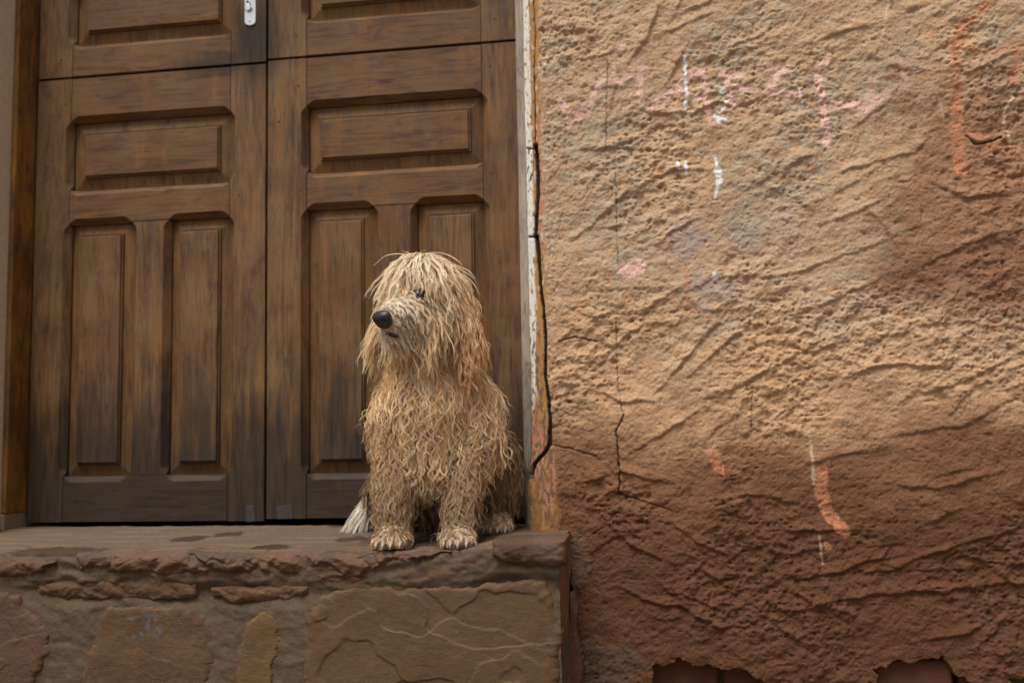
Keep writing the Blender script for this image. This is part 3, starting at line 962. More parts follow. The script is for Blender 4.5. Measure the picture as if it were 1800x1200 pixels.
stone([(432, 1092), (455, 1076), (478, 1070), (489, 1074), (490, 1130), (480, 1170), (474, 1240), (415, 1240), (418, 1160), (428, 1120)], 0.003, (0.150, 0.085, 0.030), (0.110, 0.062, 0.026), 540, relief=0.003)
stone([(560, 1048), (617, 1029), (680, 1032), (750, 1033), (830, 1030), (880, 1020), (930, 1022), (962, 1020), (974, 1050), (978, 1090), (990, 1130), (985, 1180), (975, 1250), (760, 1265), (528, 1250), (532, 1160), (540, 1085)],
      0.005, OL1, (0.098, 0.056, 0.026), 560, relief=0.0030, scars=0.0022)
slab([(66, 1027), (100, 1021), (160, 1019), (240, 1021), (320, 1023), (346, 1025)], [(66, 1042), (110, 1050), (230, 1051), (322, 1053), (346, 1046)], 0.0025, BR1, OL2, 580, relief=0.005, edge_n=0.007, chip=0.005)
slab([(368, 1031), (420, 1031), (500, 1028), (543, 1029)], [(368, 1044), (392, 1055), (410, 1060), (480, 1055), (543, 1045)], 0.0025, (0.110, 0.058, 0.028), BR1, 600, relief=0.005, edge_n=0.007, chip=0.005)
slab([(-60, 976), (0, 977), (50, 980), (102, 984)], [(-60, 1012), (20, 1016), (60, 1012), (82, 1002), (102, 990)], 0.012, BR1, BR2, 620, relief=0.006, scars=0.001, chip=0.005, wrap=0.03)
slab([(864, 951), (900, 946), (960, 943), (999, 943)], [(864, 978), (885, 991), (920, 996), (970, 999), (999, 990)], 0.012, (0.095, 0.056, 0.034), BR2, 640, relief=0.005, scars=0.001, chip=0.004, wrap=0.04)
# the broken brow of the top slab
slab([(133, 972), (258, 969), (420, 971), (610, 972), (700, 970), (795, 965)], [(133, 1000), (215, 1005), (300, 1010), (420, 1005), (520, 1008), (590, 1018), (640, 1010), (700, 992), (750, 980), (795, 968)],
     0.012, (0.120, 0.062, 0.035), (0.078, 0.048, 0.032), 680, relief=0.006, scars=0.0012, edge_n=0.009, chip=0.010, wrap=0.03)
slab([(560, 1012), (600, 1006), (640, 1008)], [(560, 1020), (600, 1030), (640, 1024)], 0.004, BR1, BR2, 700, relief=0.004, chip=0.004)
stone([(1003, 1040), (1012, 1040), (1016, 1120), (1026, 1200), (1000, 1230), (992, 1120)], 0.004, (0.14, 0.060, 0.035), (0.10, 0.046, 0.028), 740, Y=-0.20)

# ------------------------------------------------------------------ door frame
XF_L = P(57, 480, DOOR_Y)[0]
XF_R = P(921, 480, DOOR_Y)[0]
frame = thing('door_frame', 'timber door frame, one post amber brown and the other bleached grey beside the jamb', 'door frame', ((XF_L + XF_R) / 2, 0, STEP_Z))
FZ0 = STEP_Z - 0.003


def bev_box(name, x0, x1, y0, y1, z0, z1, mat, b=0.003, parent=None):
    v = []
    for (yy, i_) in ((y0, b), (y0 + b, 0), (y1, 0)):
        v += [(x0 + i_, yy, z0 + i_), (x1 - i_, yy, z0 + i_), (x1 - i_, yy, z1 - i_), (x0 + i_, yy, z1 - i_)]
    f = [(0, 1, 2, 3), (8, 11, 10, 9)]
    for k in range(2):
        for q in range(4):
            f.append((4 * k + q, 4 * k + 4 + q, 4 * k + 4 + (q + 1) % 4, 4 * k + (q + 1) % 4))
    o = mesh_obj(name, v, f, mat)
    if parent:
        adopt(o, parent)
    return o


bev_box('post', XL_IN + 0.001, XF_L - 0.003, -0.075, 0.08, FZ0 + 0.04, DOOR_TOP, M_FRAME, 0.004, frame)
bev_box('post_footing', XL_IN + 0.001, XF_L - 0.004, -0.079, 0.08, FZ0, FZ0 + 0.038, plain_mat('pale_mortar_foot', (0.22, 0.155, 0.105), 0.9, 0, 60, 0.4, 0.5), 0.004, frame)
bev_box('post', XF_R + 0.001, XC + 0.05, -0.070, 0.08, FZ0, DOOR_TOP, M_GREYW, 0.004, frame)
bev_box('head', XF_L - 0.003, XF_R + 0.001, -0.07, 0.08, DOOR_TOP - 0.06, DOOR_TOP - 0.001, M_FRAME, 0.004, frame)

# ------------------------------------------------------------------ door leaves
LT = 0.036                                            # leaf thickness


def member(name, a0, a1, lo, hi, vertical, parent, mat, cuts_lo=(), cuts_hi=(), cz=0.013, stop=0.022, dy=0.0):
    """timber of a leaf, running a0..a1 (z if vertical, x if not) and lo..hi across; cuts: stretches with a stopped chamfer"""
    g_ = 0.0006
    a0, a1, lo, hi = a0 + g_, a1 - g_, lo + g_, hi - g_
    e = 0.0012
    ts = {a0, a1}
    for (c0, c1) in list(cuts_lo) + list(cuts_hi):
        for k in range(7):
            u_ = k / 6
            ts.add(c0 + u_ * stop); ts.add(c1 - u_ * stop)
    ts = sorted(t for t in ts if a0 <= t <= a1)

    def ch(t, cuts):
        for (c0, c1) in cuts:
            if c0 <= t <= c1:
                d = min(t - c0, c1 - t)
                u_ = min(1.0, d / stop)
                return e + cz * math.sin(u_ * math.pi / 2)
        return e
    V, F = [], []
    for t in ts:
        cl, chh = ch(t, cuts_lo), ch(t, cuts_hi)
        yf = DOOR_Y + dy
        pr = [(lo, yf + LT), (lo, yf + min(cl * 1.25, LT - 0.004)), (lo + cl, yf), (hi - chh, yf), (hi, yf + min(chh * 1.25, LT - 0.004)), (hi, yf + LT)]
        for (c_, y_) in pr:
            V.append((c_, y_, t) if vertical else (t, y_, c_))
    n = len(ts)
    for k in range(n - 1):
        for q in range(6):
            r = (q + 1) % 6
            F.append((6 * k + q, 6 * k + r, 6 * k + 6 + r, 6 * k + 6 + q))
    F.append(tuple(range(6)))
    F.append(tuple(range(6 * n - 1, 6 * n - 7, -1)))
    o = mesh_obj(name, V, F, mat)
    adopt(o, parent)
    return o


def panel(x0, x1, z0, z1, parent, mat, bev=0.030):
    """raised panel: sloping margin, small quirk, flat field"""
    y = DOOR_Y
    rings = [(-0.006, 0.030), (0.0, 0.024), (bev * 0.25, 0.0225), (bev * 0.9, 0.0170), (bev, 0.0175), (bev + 0.0012, 0.0115), (bev + 0.0045, 0.0120), (bev + 0.0056, 0.0075), (bev + 0.0070, 0.0068)]
    V, F = [], []
    for (i_, d_) in rings:
        V += [(x0 + i_, y + d_, z0 + i_), (x1 - i_, y + d_, z0 + i_), (x1 - i_, y + d_, z1 - i_), (x0 + i_, y + d_, z1 - i_)]
    for k in range(len(rings) - 1):
        for q in range(4):
            r = (q + 1) % 4
            F.append((4 * k + q, 4 * k + r, 4 * k + 4 + r, 4 * k + 4 + q))
    k = 4 * (len(rings) - 1)
    F.append((k, k + 1, k + 2, k + 3))
    o = mesh_obj('panel', V[:20], F[:16], M_MARGIN)
    adopt(o, parent)
    f_ = mesh_obj('raised_field', V[16:], [tuple(i - 16 for i in q) for q in F[16:]], mat)
    f_.parent = o
    return o


def dx(px, py): return float(P(px, py, DOOR_Y)[0])
def dzp(px, py): return float(P(px, py, DOOR_Y)[2])


def leaf(label, xs, zs, lower=True):
    """xs: leaf left, stile edge, muntin left, muntin right, stile edge, leaf right
       zs: bottom, bottom rail top, mid rail bottom, mid rail top, top rail bottom, top"""
    x0, x1, xm0, xm1, x2, x3 = xs
    z0, z1, z2, z3, z4, z5 = zs
    t = thing('door_leaf', label, 'door', ((x0 + x3) / 2, 0, z0), 'leaves of the double door')
    low = (z1, z2) if lower else (z3, z4)          # the pair of upright panels
    wide = (z3, z4) if lower else (z1, z2)
    cuts = [(z1, z2), (z3, z4)]
    member('stile', z0, z5, x0, x1, True, t, M_WOODV, (), cuts)
    member('stile', z0, z5, x2, x3, True, t, M_WOODV, cuts, ())
    two = [(x1, xm0), (xm1, x2)]; one = [(x1, x2)]
    member('rail', x1, x2, z0, z1, False, t, M_WOODH, (), two if lower else one, dy=0.0008)
    member('rail', x1, x2, z2, z3, False, t, M_WOODH, two if lower else one, one if lower else two, dy=0.0005)
    member('rail', x1, x2, z4, z5, False, t, M_WOODH, one if lower else two, (), dy=0.0008)
    member('muntin', low[0], low[1], xm0, xm1, True, t, M_WOODV, [low], [low], dy=0.001)
    panel(x1, xm0, low[0], low[1], t, M_WOODV, 0.026)
    panel(xm1, x2, low[0], low[1], t, M_WOODV, 0.026)
    panel(x1, x2, wide[0], wide[1], t, M_WOODH, 0.030)
    return t


ZG = P(467, 926, -0.01)[2]
print('step back z wanted', ZG, 'door bottoms', dzp(250, 917), dzp(600, 911))
zsL = [dzp(250, 917), dzp(250, 835), dzp(260, 388), dzp(260, 326), dzp(265, 205), dzp(265, 128)]
xsL = [dx(58, 480), dx(119, 480), dx(227, 600), dx(294, 600), dx(402, 480), dx(466.3, 480)]
GAP = 0.0055
xM = xsL[5]
zsR = [dzp(600, 911), dzp(600, 831), dzp(690, 360), dzp(690, 294), dzp(690, 176), dzp(690, 90)]
xsR = [xM + 0.004, dx(539, 480), dx(656, 480), dx(732, 480), dx(852, 480), XF_R - 0.002]
LLl = leaf('lower wooden door leaf with nothing before it, beside the amber brown post', xsL, zsL)
LRl = leaf('lower wooden door leaf half hidden behind the sitting dog', xsR, zsR)
zt = DOOR_TOP - 0.064


def upper(zs_low, opening):
    b = zs_low[5] + GAP
    r0 = opening
    return [b, r0, r0 + 0.145, r0 + 0.215, zt - 0.09, zt]


uL = leaf('upper wooden door leaf carrying the bright steel lock plate', xsL, upper(zsL, dzp(270, 66)), lower=False)
uR = leaf('upper wooden door leaf with no lock plate, above the dog', xsR, upper(zsR, dzp(690, 20)), lower=False)


# lock plate on the upper left leaf
def extrude_outline(name, pts, y0, y1, mat, parent, bevel=0.0012):
    pts = np.array(pts); c = pts.mean(0); n = len(pts)
    V = []
    for (yy, sc) in ((y1, 0), (y0 + bevel, 0), (y0, bevel)):
        for p in pts:
            d = p - c
            q = p - d / (np.linalg.norm(d) + 1e-9) * sc
            V.append((q[0], yy, q[1]))
    F = []
    for k in range(2):
        for i in range(n):
            j = (i + 1) % n
            F.append((k * n + i, k * n + j, (k + 1) * n + j, (k + 1) * n + i))
    F.append(tuple(range(2 * n, 3 * n)))
    o = mesh_obj(name, V, F, mat)
    if parent is not None:
        adopt(o, parent)
    return o


pc = P(440.5, 46, DOOR_Y); pw = 0.0145


def under(o, part):
    """make o a sub-part of a part; both meshes are in world coordinates"""
    o.parent = part
    o.matrix_parent_inverse = Matrix.Identity(4)
    return o


out_ = []
for k in range(9):
    a = math.pi + math.pi * k / 8
    out_.append((pc[0] + pw * math.cos(a), pc[2] + 0.010 + 0.010 * math.sin(a)))
out_ += [(pc[0] + pw, pc[2] + 0.16), (pc[0] - pw, pc[2] + 0.16)]
plate = extrude_outline('lock_plate', out_, DOOR_Y - 0.0035, DOOR_Y + 0.002, M_STEEL, uL)


def disc(cx, cz, r, y0, y1, name, mat, parent):
    pts = [(cx + r * math.cos(2 * math.pi * k / 20), cz + r * math.sin(2 * math.pi * k / 20)) for k in range(20)]
    return extrude_outline(name, pts, y0, y1, mat, parent, 0.001)


ky = P(438, 16, DOOR_Y)
under(disc(ky[0], ky[2], 0.0085, DOOR_Y - 0.010, DOOR_Y - 0.003, 'lock_cylinder', M_STEEL, None), plate)
k2 = P(438, 8, DOOR_Y)
under(disc(k2[0], k2[2] + 0.002, 0.0032, DOOR_Y - 0.0108, DOOR_Y - 0.0095, 'keyhole', M_DARK, None), plate)
k3 = P(440, 39, DOOR_Y)
under(disc(k3[0], k3[2], 0.0026, DOOR_Y - 0.0042, DOOR_Y - 0.003, 'screw_hole', M_DARK, None), plate)
# lever handle higher on the same plate
hz = pc[2] + 0.115
hv = []
for k in range(12):
    t_ = k / 11
    hv.append((pc[0] - 0.11 * t_, DOOR_Y - 0.045 - 0.006 * math.sin(t_ * math.pi), hz - 0.006 * t_ * t_))


def tube(name, pts, rad, mat, parent, seg=10):
    pts = [Vector(p) for p in pts]
    V, F = [], []
    for i, p in enumerate(pts):
        d = (pts[min(i + 1, len(pts) - 1)] - pts[max(i - 1, 0)]).normalized()
        a = d.cross(Vector((0, 0, 1)))
        a = a.normalized() if a.length > 1e-4 else Vector((1, 0, 0))
        b = d.cross(a)
        r = rad[i] if isinstance(rad, (list, tuple)) else rad
        for k in range(seg):
            th_ = 2 * math.pi * k / seg
            V.append(tuple(p + a * (r * math.cos(th_)) + b * (r * math.sin(th_))))
    n = len(pts)
    for i in range(n - 1):
        for k in range(seg):
            F.append((i * seg + k, i * seg + (k + 1) % seg, (i + 1) * seg + (k + 1) % seg, (i + 1) * seg + k))
    F.append(tuple(range(seg - 1, -1, -1))); F.append(tuple(range((n - 1) * seg, n * seg)))
    o = mesh_obj(name, V, F, mat, None, True)
    if parent is not None:
        adopt(o, parent)
    return o


under(tube('lever_handle', [(pc[0], DOOR_Y - 0.002, hz), (pc[0], DOOR_Y - 0.03, hz), (pc[0] - 0.003, DOOR_Y - 0.042, hz)] + hv[1:], 0.0065, M_STEEL, None), plate)
# tin patches at the feet of the meeting stiles, and pegs and nail holes in the timbers
for (pts, lf) in (([(433, 889), (446, 887), (450, 916), (434, 917)], LLl), ([(487, 890), (514, 886), (516, 911), (488, 912)], LRl)):
    q = [(P(x, y, DOOR_Y)[0], P(x, y, DOOR_Y)[2]) for x, y in pts]
    extrude_outline('tin_patch', q, DOOR_Y - 0.002, DOOR_Y + 0.004, M_TIN, lf, 0.0008)
M_PEG = plain_mat('dark_peg_wood', (0.045, 0.026, 0.017), 0.7)
for (x_, y_, lf) in ((521, 62, uR), (869, 34, uR), (862, 116, LRl), (863, 304, LRl), (527, 334, LRl), (490, 214, LRl), (524, 151, LRl), (108, 106, uL), (105, 112, uL),
                     (432, 163, LLl), (116, 184, LLl), (420, 343, LLl)):
    q = P(x_, y_, DOOR_Y)
    disc(q[0], q[2], 0.0036, DOOR_Y - 0.0006, DOOR_Y + 0.004, 'peg', M_PEG, lf)
for (x_, y_, lf) in ((442, 336, LLl), (441, 353, LLl), (478, 340, LRl), (495, 330, LRl), (494, 347, LRl), (300, 866, LLl)):
    q = P(x_, y_, DOOR_Y)
    disc(q[0], q[2], 0.0014, DOOR_Y - 0.0004, DOOR_Y + 0.004, 'nail', M_DARK, lf)

# ------------------------------------------------------------------ dog
DOG_O = P(760, 950, -0.25)
dog = thing('dog', 'wet shaggy cream coated dog sitting on the step with its head turned aside', 'dog', (float(DOG_O[0]), -0.25, STEP_Z - 0.012))
PXM = 1.0 / 880.0

# primitives: tag, start (px, py, Y, r), end (px, py, Y, r)
PR = []


def cap(tag, a, b=None):
    A = P(*a[:3]); B = P(*b[:3]) if b else A + np.array([0, 0, 1e-4])
    PR.append((tag, A, a[3], B, b[3] if b else a[3]))


cap('head', (752, 522, -.275, .074)); cap('head', (738, 500, -.295, .062)); cap('head', (768, 562, -.28, .066), (752, 575, -.295, .062))
cap('head', (742, 515, -.31, .052))
cap('muzzle', (728, 545, -.335, .046), (690, 561, -.386, .0265)); cap('muzzle', (722, 582, -.325, .036), (692, 588, -.375, .0200))
cap('ear', (808, 515, -.275, .018), (822, 590, -.288, .024)); cap('ear', (822, 590, -.288, .024), (816, 624, -.288, .017))
cap('head', (690, 520, -.255, .018), (672, 592, -.265, .02))
cap('neck', (762, 590, -.235, .080), (760, 680, -.215, .098))
cap('chest', (758, 700, -.225, .098), (758, 775, -.225, .082))
cap('chest', (706, 712, -.225, .054), (698, 760, -.24, .048)); cap('chest', (826, 708, -.205, .056), (838, 770, -.215, .052))
cap('body', (765, 690, -.175, .085), (800, 830, -.105, .100)); cap('body', (770, 850, -.085, .080))
cap('leg', (693, 745, -.248, .047), (692, 850, -.285, .034)); cap('leg', (692, 850, -.285, .034), (691, 930, -.312, .029))
cap('leg', (832, 745, -.22, .048), (815, 850, -.265, .035)); cap('leg', (815, 850, -.265, .035), (808, 922, -.297, .029))
cap('haunch', (862, 800, -.115, .060), (866, 865, -.12, .056)); cap('haunch', (872, 880, -.115, .040), (872, 905, -.135, .030))
cap('haunch', (690, 860, -.11, .055))
cap('tail', (668, 880, -.085, .026), (640, 912, -.10, .016))
ZP = STEP_Z - 0.018


def toes(px, yq, tag, zp, ang0=0.0, spread=0.0155):
    """a paw: pad block plus four toes resting on the step"""
    c = P(px, 940, yq)
    out = []
    PR.append((tag, np.array([c[0], yq + 0.014, zp + 0.024]), 0.025, np.array([c[0], yq - 0.006, zp + 0.021]), 0.0235))
    for k in range(4):
        o = (k - 1.5)
        x = c[0] + o * spread
        y = yq - 0.026 + 0.0045 * o * o + ang0 * o
        PR.append((tag, np.array([x * 0.75 + c[0] * 0.25, y + 0.022, zp + 0.020]), 0.0115, np.array([x, y, zp + 0.0125]), 0.0115))
        out.append((x, y, zp + 0.012))
    return out


TA = toes(690, -.330, 'paw', ZP + 0.0005, 0.001)
TB = toes(806, -.318, 'paw', ZP + 0.001, -0.003)
TC = toes(874, -.155, 'paw', STEP_Z - 0.006, -0.003)


def sdf_cap(p, A, ra, B, rb):
    d = B - A
    t = np.clip(((p - A) @ d) / (d @ d), 0, 1)
    return np.linalg.norm(p - (A + t[:, None] * d), axis=1) - (ra + t * (rb - ra))


# union of tapered capsules -> one continuous skin by voxel remesh
V, F = [], []
for (tag, A, ra, B, rb) in PR:
    d = B - A
    L = np.linalg.norm(d)
    w_ = d / L
    a_ = np.cross(w_, [0.31, 0.9, 0.2]); a_ /= np.linalg.norm(a_)
    b_ = np.cross(w_, a_)
    rings = []
    for k in range(1, 7):
        f_ = -math.pi / 2 + k / 7 * math.pi / 2
        rings.append((A + w_ * ra * math.sin(f_), ra * math.cos(f_)))
    rings.append((A, ra)); rings.append((B, rb))
    for k in range(1, 7):
        f_ = k / 7 * math.pi / 2
        rings.append((B + w_ * rb * math.sin(f_), rb * math.cos(f_)))
    o0 = len(V); n = 24
    V.append(A - w_ * ra)
    for (c_, r_) in rings:
        for k in range(n):
            t_ = 2 * math.pi * k / n
            V.append(c_ + r_ * (math.cos(t_) * a_ + math.sin(t_) * b_))
    V.append(B + w_ * rb)
    m = len(rings)
    for k in range(n):
        F.append((o0, o0 + 1 + (k + 1) % n, o0 + 1 + k))
        F.append((o0 + 1 + m * n, o0 + 1 + (m - 1) * n + k, o0 + 1 + (m - 1) * n + (k + 1) % n))
        for i in range(m - 1):
            F.append((o0 + 1 + i * n + k, o0 + 1 + i * n + (k + 1) % n, o0 + 1 + (i + 1) * n + (k + 1) % n, o0 + 1 + (i + 1) * n + k))
tmp = mesh_obj('body_source', V, F)
md = tmp.modifiers.new('r', 'REMESH'); md.mode = 'VOXEL'; md.voxel_size = 0.0045
ms = tmp.modifiers.new('s', 'SMOOTH'); ms.factor = 0.5; ms.iterations = 6
dg = bpy.context.evaluated_depsgraph_get()
me = bpy.data.meshes.new_from_object(tmp.evaluated_get(dg))
bpy.data.objects.remove(tmp)
me.name = 'body'
me.polygons.foreach_set('use_smooth', np.ones(len(me.polygons), bool))
nv = len(me.vertices)
co = np.zeros(nv * 3); me.vertices.foreach_get('co', co); co = co.reshape(-1, 3)
no = np.zeros(nv * 3); me.vertices.foreach_get('normal', no); no = no.reshape(-1, 3)
TAGS = ['head', 'muzzle', 'ear', 'neck', 'chest', 'body', 'leg', 'haunch', 'tail', 'paw']


def tag_of(p):
    best = np.full(len(p), 1e9); tg = np.zeros(len(p), int)
    for (tag, A, ra, B, rb) in PR:
        s_ = sdf_cap(p, A, ra, B, rb)
        if tag == 'ear':
            s_ = s_ - 0.020
        m = s_ < best
        best[m] = s_[m]; tg[m] = TAGS.index(tag)
    return tg


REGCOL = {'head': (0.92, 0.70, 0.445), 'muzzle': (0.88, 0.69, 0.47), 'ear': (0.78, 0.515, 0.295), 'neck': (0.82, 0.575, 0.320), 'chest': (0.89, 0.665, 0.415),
          'body': (0.42, 0.275, 0.145), 'leg': (0.62, 0.415, 0.230), 'haunch': (0.36, 0.23, 0.12), 'tail': (0.86, 0.79, 0.67), 'paw': (0.72, 0.54, 0.35)}  # body tint darkened: shade of belly and rear put into the coat colour
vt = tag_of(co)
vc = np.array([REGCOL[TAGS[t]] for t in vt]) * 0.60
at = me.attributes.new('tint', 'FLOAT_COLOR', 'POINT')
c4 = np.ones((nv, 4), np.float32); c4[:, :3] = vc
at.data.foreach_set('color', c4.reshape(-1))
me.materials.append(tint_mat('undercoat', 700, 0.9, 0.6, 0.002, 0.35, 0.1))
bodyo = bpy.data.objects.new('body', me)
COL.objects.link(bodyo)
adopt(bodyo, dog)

# ---- nose, eyes, mouth, nails
NOSE = P(673, 562, -.412)
hf = NOSE - P(735, 540, -.335); hf /= np.linalg.norm(hf)            # muzzle direction
hr = np.cross(hf, [0, 0, 1.0]); hr /= np.linalg.norm(hr)
hu = np.cross(hr, hf)
t = NT('wet_nose')
pos = t.n('NewGeometry')
nb = t.n('TexVoronoi', Vector=pos, Scale=900.0)
M_NOSE = t.out(t.pbsdf(Base_Color=(0.022, 0.020, 0.021), Roughness=0.38, Normal=t.bump(nb, 0.35, 0.0006), **{'Specular_IOR_Level': 0.5}))
nn, mm_ = 24, 18
V, F = [], []
for i in range(mm_ + 1):
    f_ = -math.pi / 2 + math.pi * i / mm_
    for k in range(nn):
        t_ = 2 * math.pi * k / nn
        x_, y_, z_ = math.cos(f_) * math.cos(t_), math.cos(f_) * math.sin(t_), math.sin(f_)
        # x: across, y: forward, z: up; a blunt wedge, broad on top, narrowing to the lip
        wd = 0.0215 * (1.0 + 0.24 * z_); ht = 0.0185; dp = 0.0150
        x_ = math.copysign(abs(x_) ** 0.82, x_); z_ = math.copysign(abs(z_) ** 0.85, z_)
        px_ = x_ * wd; pz_ = z_ * ht; py_ = y_ * dp * (1 if y_ > 0 else 0.9) - 0.004 * max(0.0, -z_)
        # nostrils: pits at both sides of the front
        for s_ in (-1, 1):
            dd = (x_ - s_ * 0.52) ** 2 / 0.055 + (z_ + 0.12) ** 2 / 0.05
            if y_ > 0:
                py_ -= 0.0125 * math.exp(-dd)
                pz_ += 0
        if y_ > 0:
            py_ -= 0.003 * math.exp(-(x_ / 0.07) ** 2) * (0.6 - z_ if z_ < 0.6 else 0)
        V.append(NOSE + hr * px_ + hf * py_ + hu * pz_)
for i in range(mm_):
    for k in range(nn):
        F.append((i * nn + k, i * nn + (k + 1) % nn, (i + 1) * nn + (k + 1) % nn, (i + 1) * nn + k))
adopt(mesh_obj('nose', V, F, M_NOSE, None, True), dog)
t = NT('dark_eye')
M_EYE = t.out(t.pbsdf(Base_Color=(0.012, 0.008, 0.006), Roughness=0.12, **{'Specular_IOR_Level': 0.6}))


def ball(name, c, r, mat, parent, n=14):
    V, F = [], []
    for i in range(n + 1):
        f_ = -math.pi / 2 + math.pi * i / n
        for k in range(2 * n):
            t_ = math.pi * k / n
            V.append((c[0] + r[0] * math.cos(f_) * math.cos(t_), c[1] + r[1] * math.cos(f_) * math.sin(t_), c[2] + r[2] * math.sin(f_)))
    for i in range(n):
        for k in range(2 * n):
            F.append((i * 2 * n + k, i * 2 * n + (k + 1) % (2 * n), (i + 1) * 2 * n + (k + 1) % (2 * n), (i + 1) * 2 * n + k))
    o = mesh_obj(name, V, F, mat, None, True)
    if parent is dog:
        adopt(o, parent)
    else:
        under(o, parent)
    return o


bvh = BVHTree.FromPolygons([tuple(v) for v in co], [tuple(p.vertices) for p in me.polygons])


def on_skin(px, py):
    d = P(px, py, 0.0) - CAM
    d /= np.linalg.norm(d)
    hit = bvh.ray_cast(Vector(CAM), Vector(d))
    return (np.array(hit[0]), np.array(hit[1])) if hit[0] else (P(px, py, -.3), np.array([0, -1, 0]))


M_LID = plain_mat('dark_eyelid_skin', (0.035, 0.024, 0.018), 0.6)
EYES = []
for (ex, ey) in ((736, 518), (683, 522)):
    q, n_ = on_skin(ex, ey)
    EYES.append(q)
    eye_ = ball('eye', q + 0.0015 * n_, (0.0100, 0.0095, 0.0072), M_EYE, dog)
    ball('eyelid', q + np.array([0, 0.002, 0.0052]), (0.0150, 0.0110, 0.0066), M_LID, eye_)
    ball('eyelid', q + np.array([0, 0.004, -0.0050]), (0.0135, 0.0105, 0.0058), M_LID, eye_)
lipq = [on_skin(x, y)[0] for (x, y) in ((662, 582), (672, 588), (683, 586), (694, 590), (703, 594))]
tube('lips', [q + np.array([0, -0.001, 0]) for q in lipq], [0.0020, 0.0036, 0.0042, 0.0042, 0.0020], M_LID, dog)
M_NAIL = plain_mat('horn_nail', (0.30, 0.235, 0.185), 0.45, 0, 300, 0.3, 0.1)
for tl in (TA, TB, TC):
    for (x, y, z) in tl:
        tube('nail', [(x, y - 0.006, z + 0.001), (x, y - 0.013, z + 0.002), (x, y - 0.0195, z - 0.003), (x, y - 0.0225, z - 0.009)], [0.0046, 0.0042, 0.0032, 0.0012], M_NAIL, dog, 8)

# ---- fur
t = NT('wet_fur')
fc = t.n('Attribute', _p={'attribute_name': 'tint'})
hb = t.n('BsdfHairPrincipled', _p={'model': 'CHIANG', 'parametrization': 'COLOR'}, Color=fc, Roughness=0.32, Coat=0.12, IOR=1.5)
hb.node.inputs['Radial Roughness'].default_value = 0.45
df = t.n('BsdfDiffuse', Color=fc)
mx = t.t.nodes.new('ShaderNodeMixShader')
mx.inputs[0].default_value = 0.78
tr = t.n('BsdfTranslucent', Color=fc)
m2 = t.t.nodes.new('ShaderNodeMixShader')
m2.inputs[0].default_value = 0.32
t.t.links.new(df, m2.inputs[1]); t.t.links.new(tr, m2.inputs[2])
t.t.links.new(hb, mx.inputs[1]); t.t.links.new(m2.outputs[0], mx.inputs[2])
M_FUR = t.out(mx.outputs[0])

tri = []
me.calc_loop_triangles()
nt_ = len(me.loop_triangles)
tv = np.zeros(nt_ * 3, np.int32); me.loop_triangles.foreach_get('vertices', tv); tv = tv.reshape(-1, 3)
ta = np.linalg.norm(np.cross(co[tv[:, 1]] - co[tv[:, 0]], co[tv[:, 2]] - co[tv[:, 0]]), axis=1) * 0.5


def sample(n, weight):
    w_ = ta * weight
    ti = rng.choice(nt_, n, p=w_ / w_.sum())
    r1 = np.sqrt(rng.random(n)); r2 = rng.random(n)
    b = np.stack([1 - r1, r1 * (1 - r2), r1 * r2], -1)
    p = (co[tv[ti]] * b[..., None]).sum(1)
    n_ = (no[tv[ti]] * b[..., None]).sum(1)
    return p, n_ / np.linalg.norm(n_, axis=1)[:, None]


CROWN = P(742, 458, -.30)
HEADC = P(750, 525, -.285)
tcen = co[tv].mean(1)
ttag = tag_of(tcen)
#          length, lift, wave amplitude, wave length
REG = {'head': (0.080, 0.40, 0.0034, 0.046), 'muzzle': (0.058, 0.38, 0.0036, 0.036), 'ear': (0.085, 0.18, 0.0040, 0.042), 'neck': (0.078, 0.28, 0.0066, 0.038),
       'chest': (0.078, 0.22, 0.0068, 0.037), 'body': (0.066, 0.28, 0.0056, 0.036), 'leg': (0.056, 0.26, 0.0052, 0.032), 'haunch': (0.060, 0.28, 0.0050, 0.034),
       'tail': (0.095, 0.30, 0.0022, 0.080), 'paw': (0.013, 0.22, 0.0012, 0.018)}
K = 16
GRAV = np.array([0, 0, -1.0])


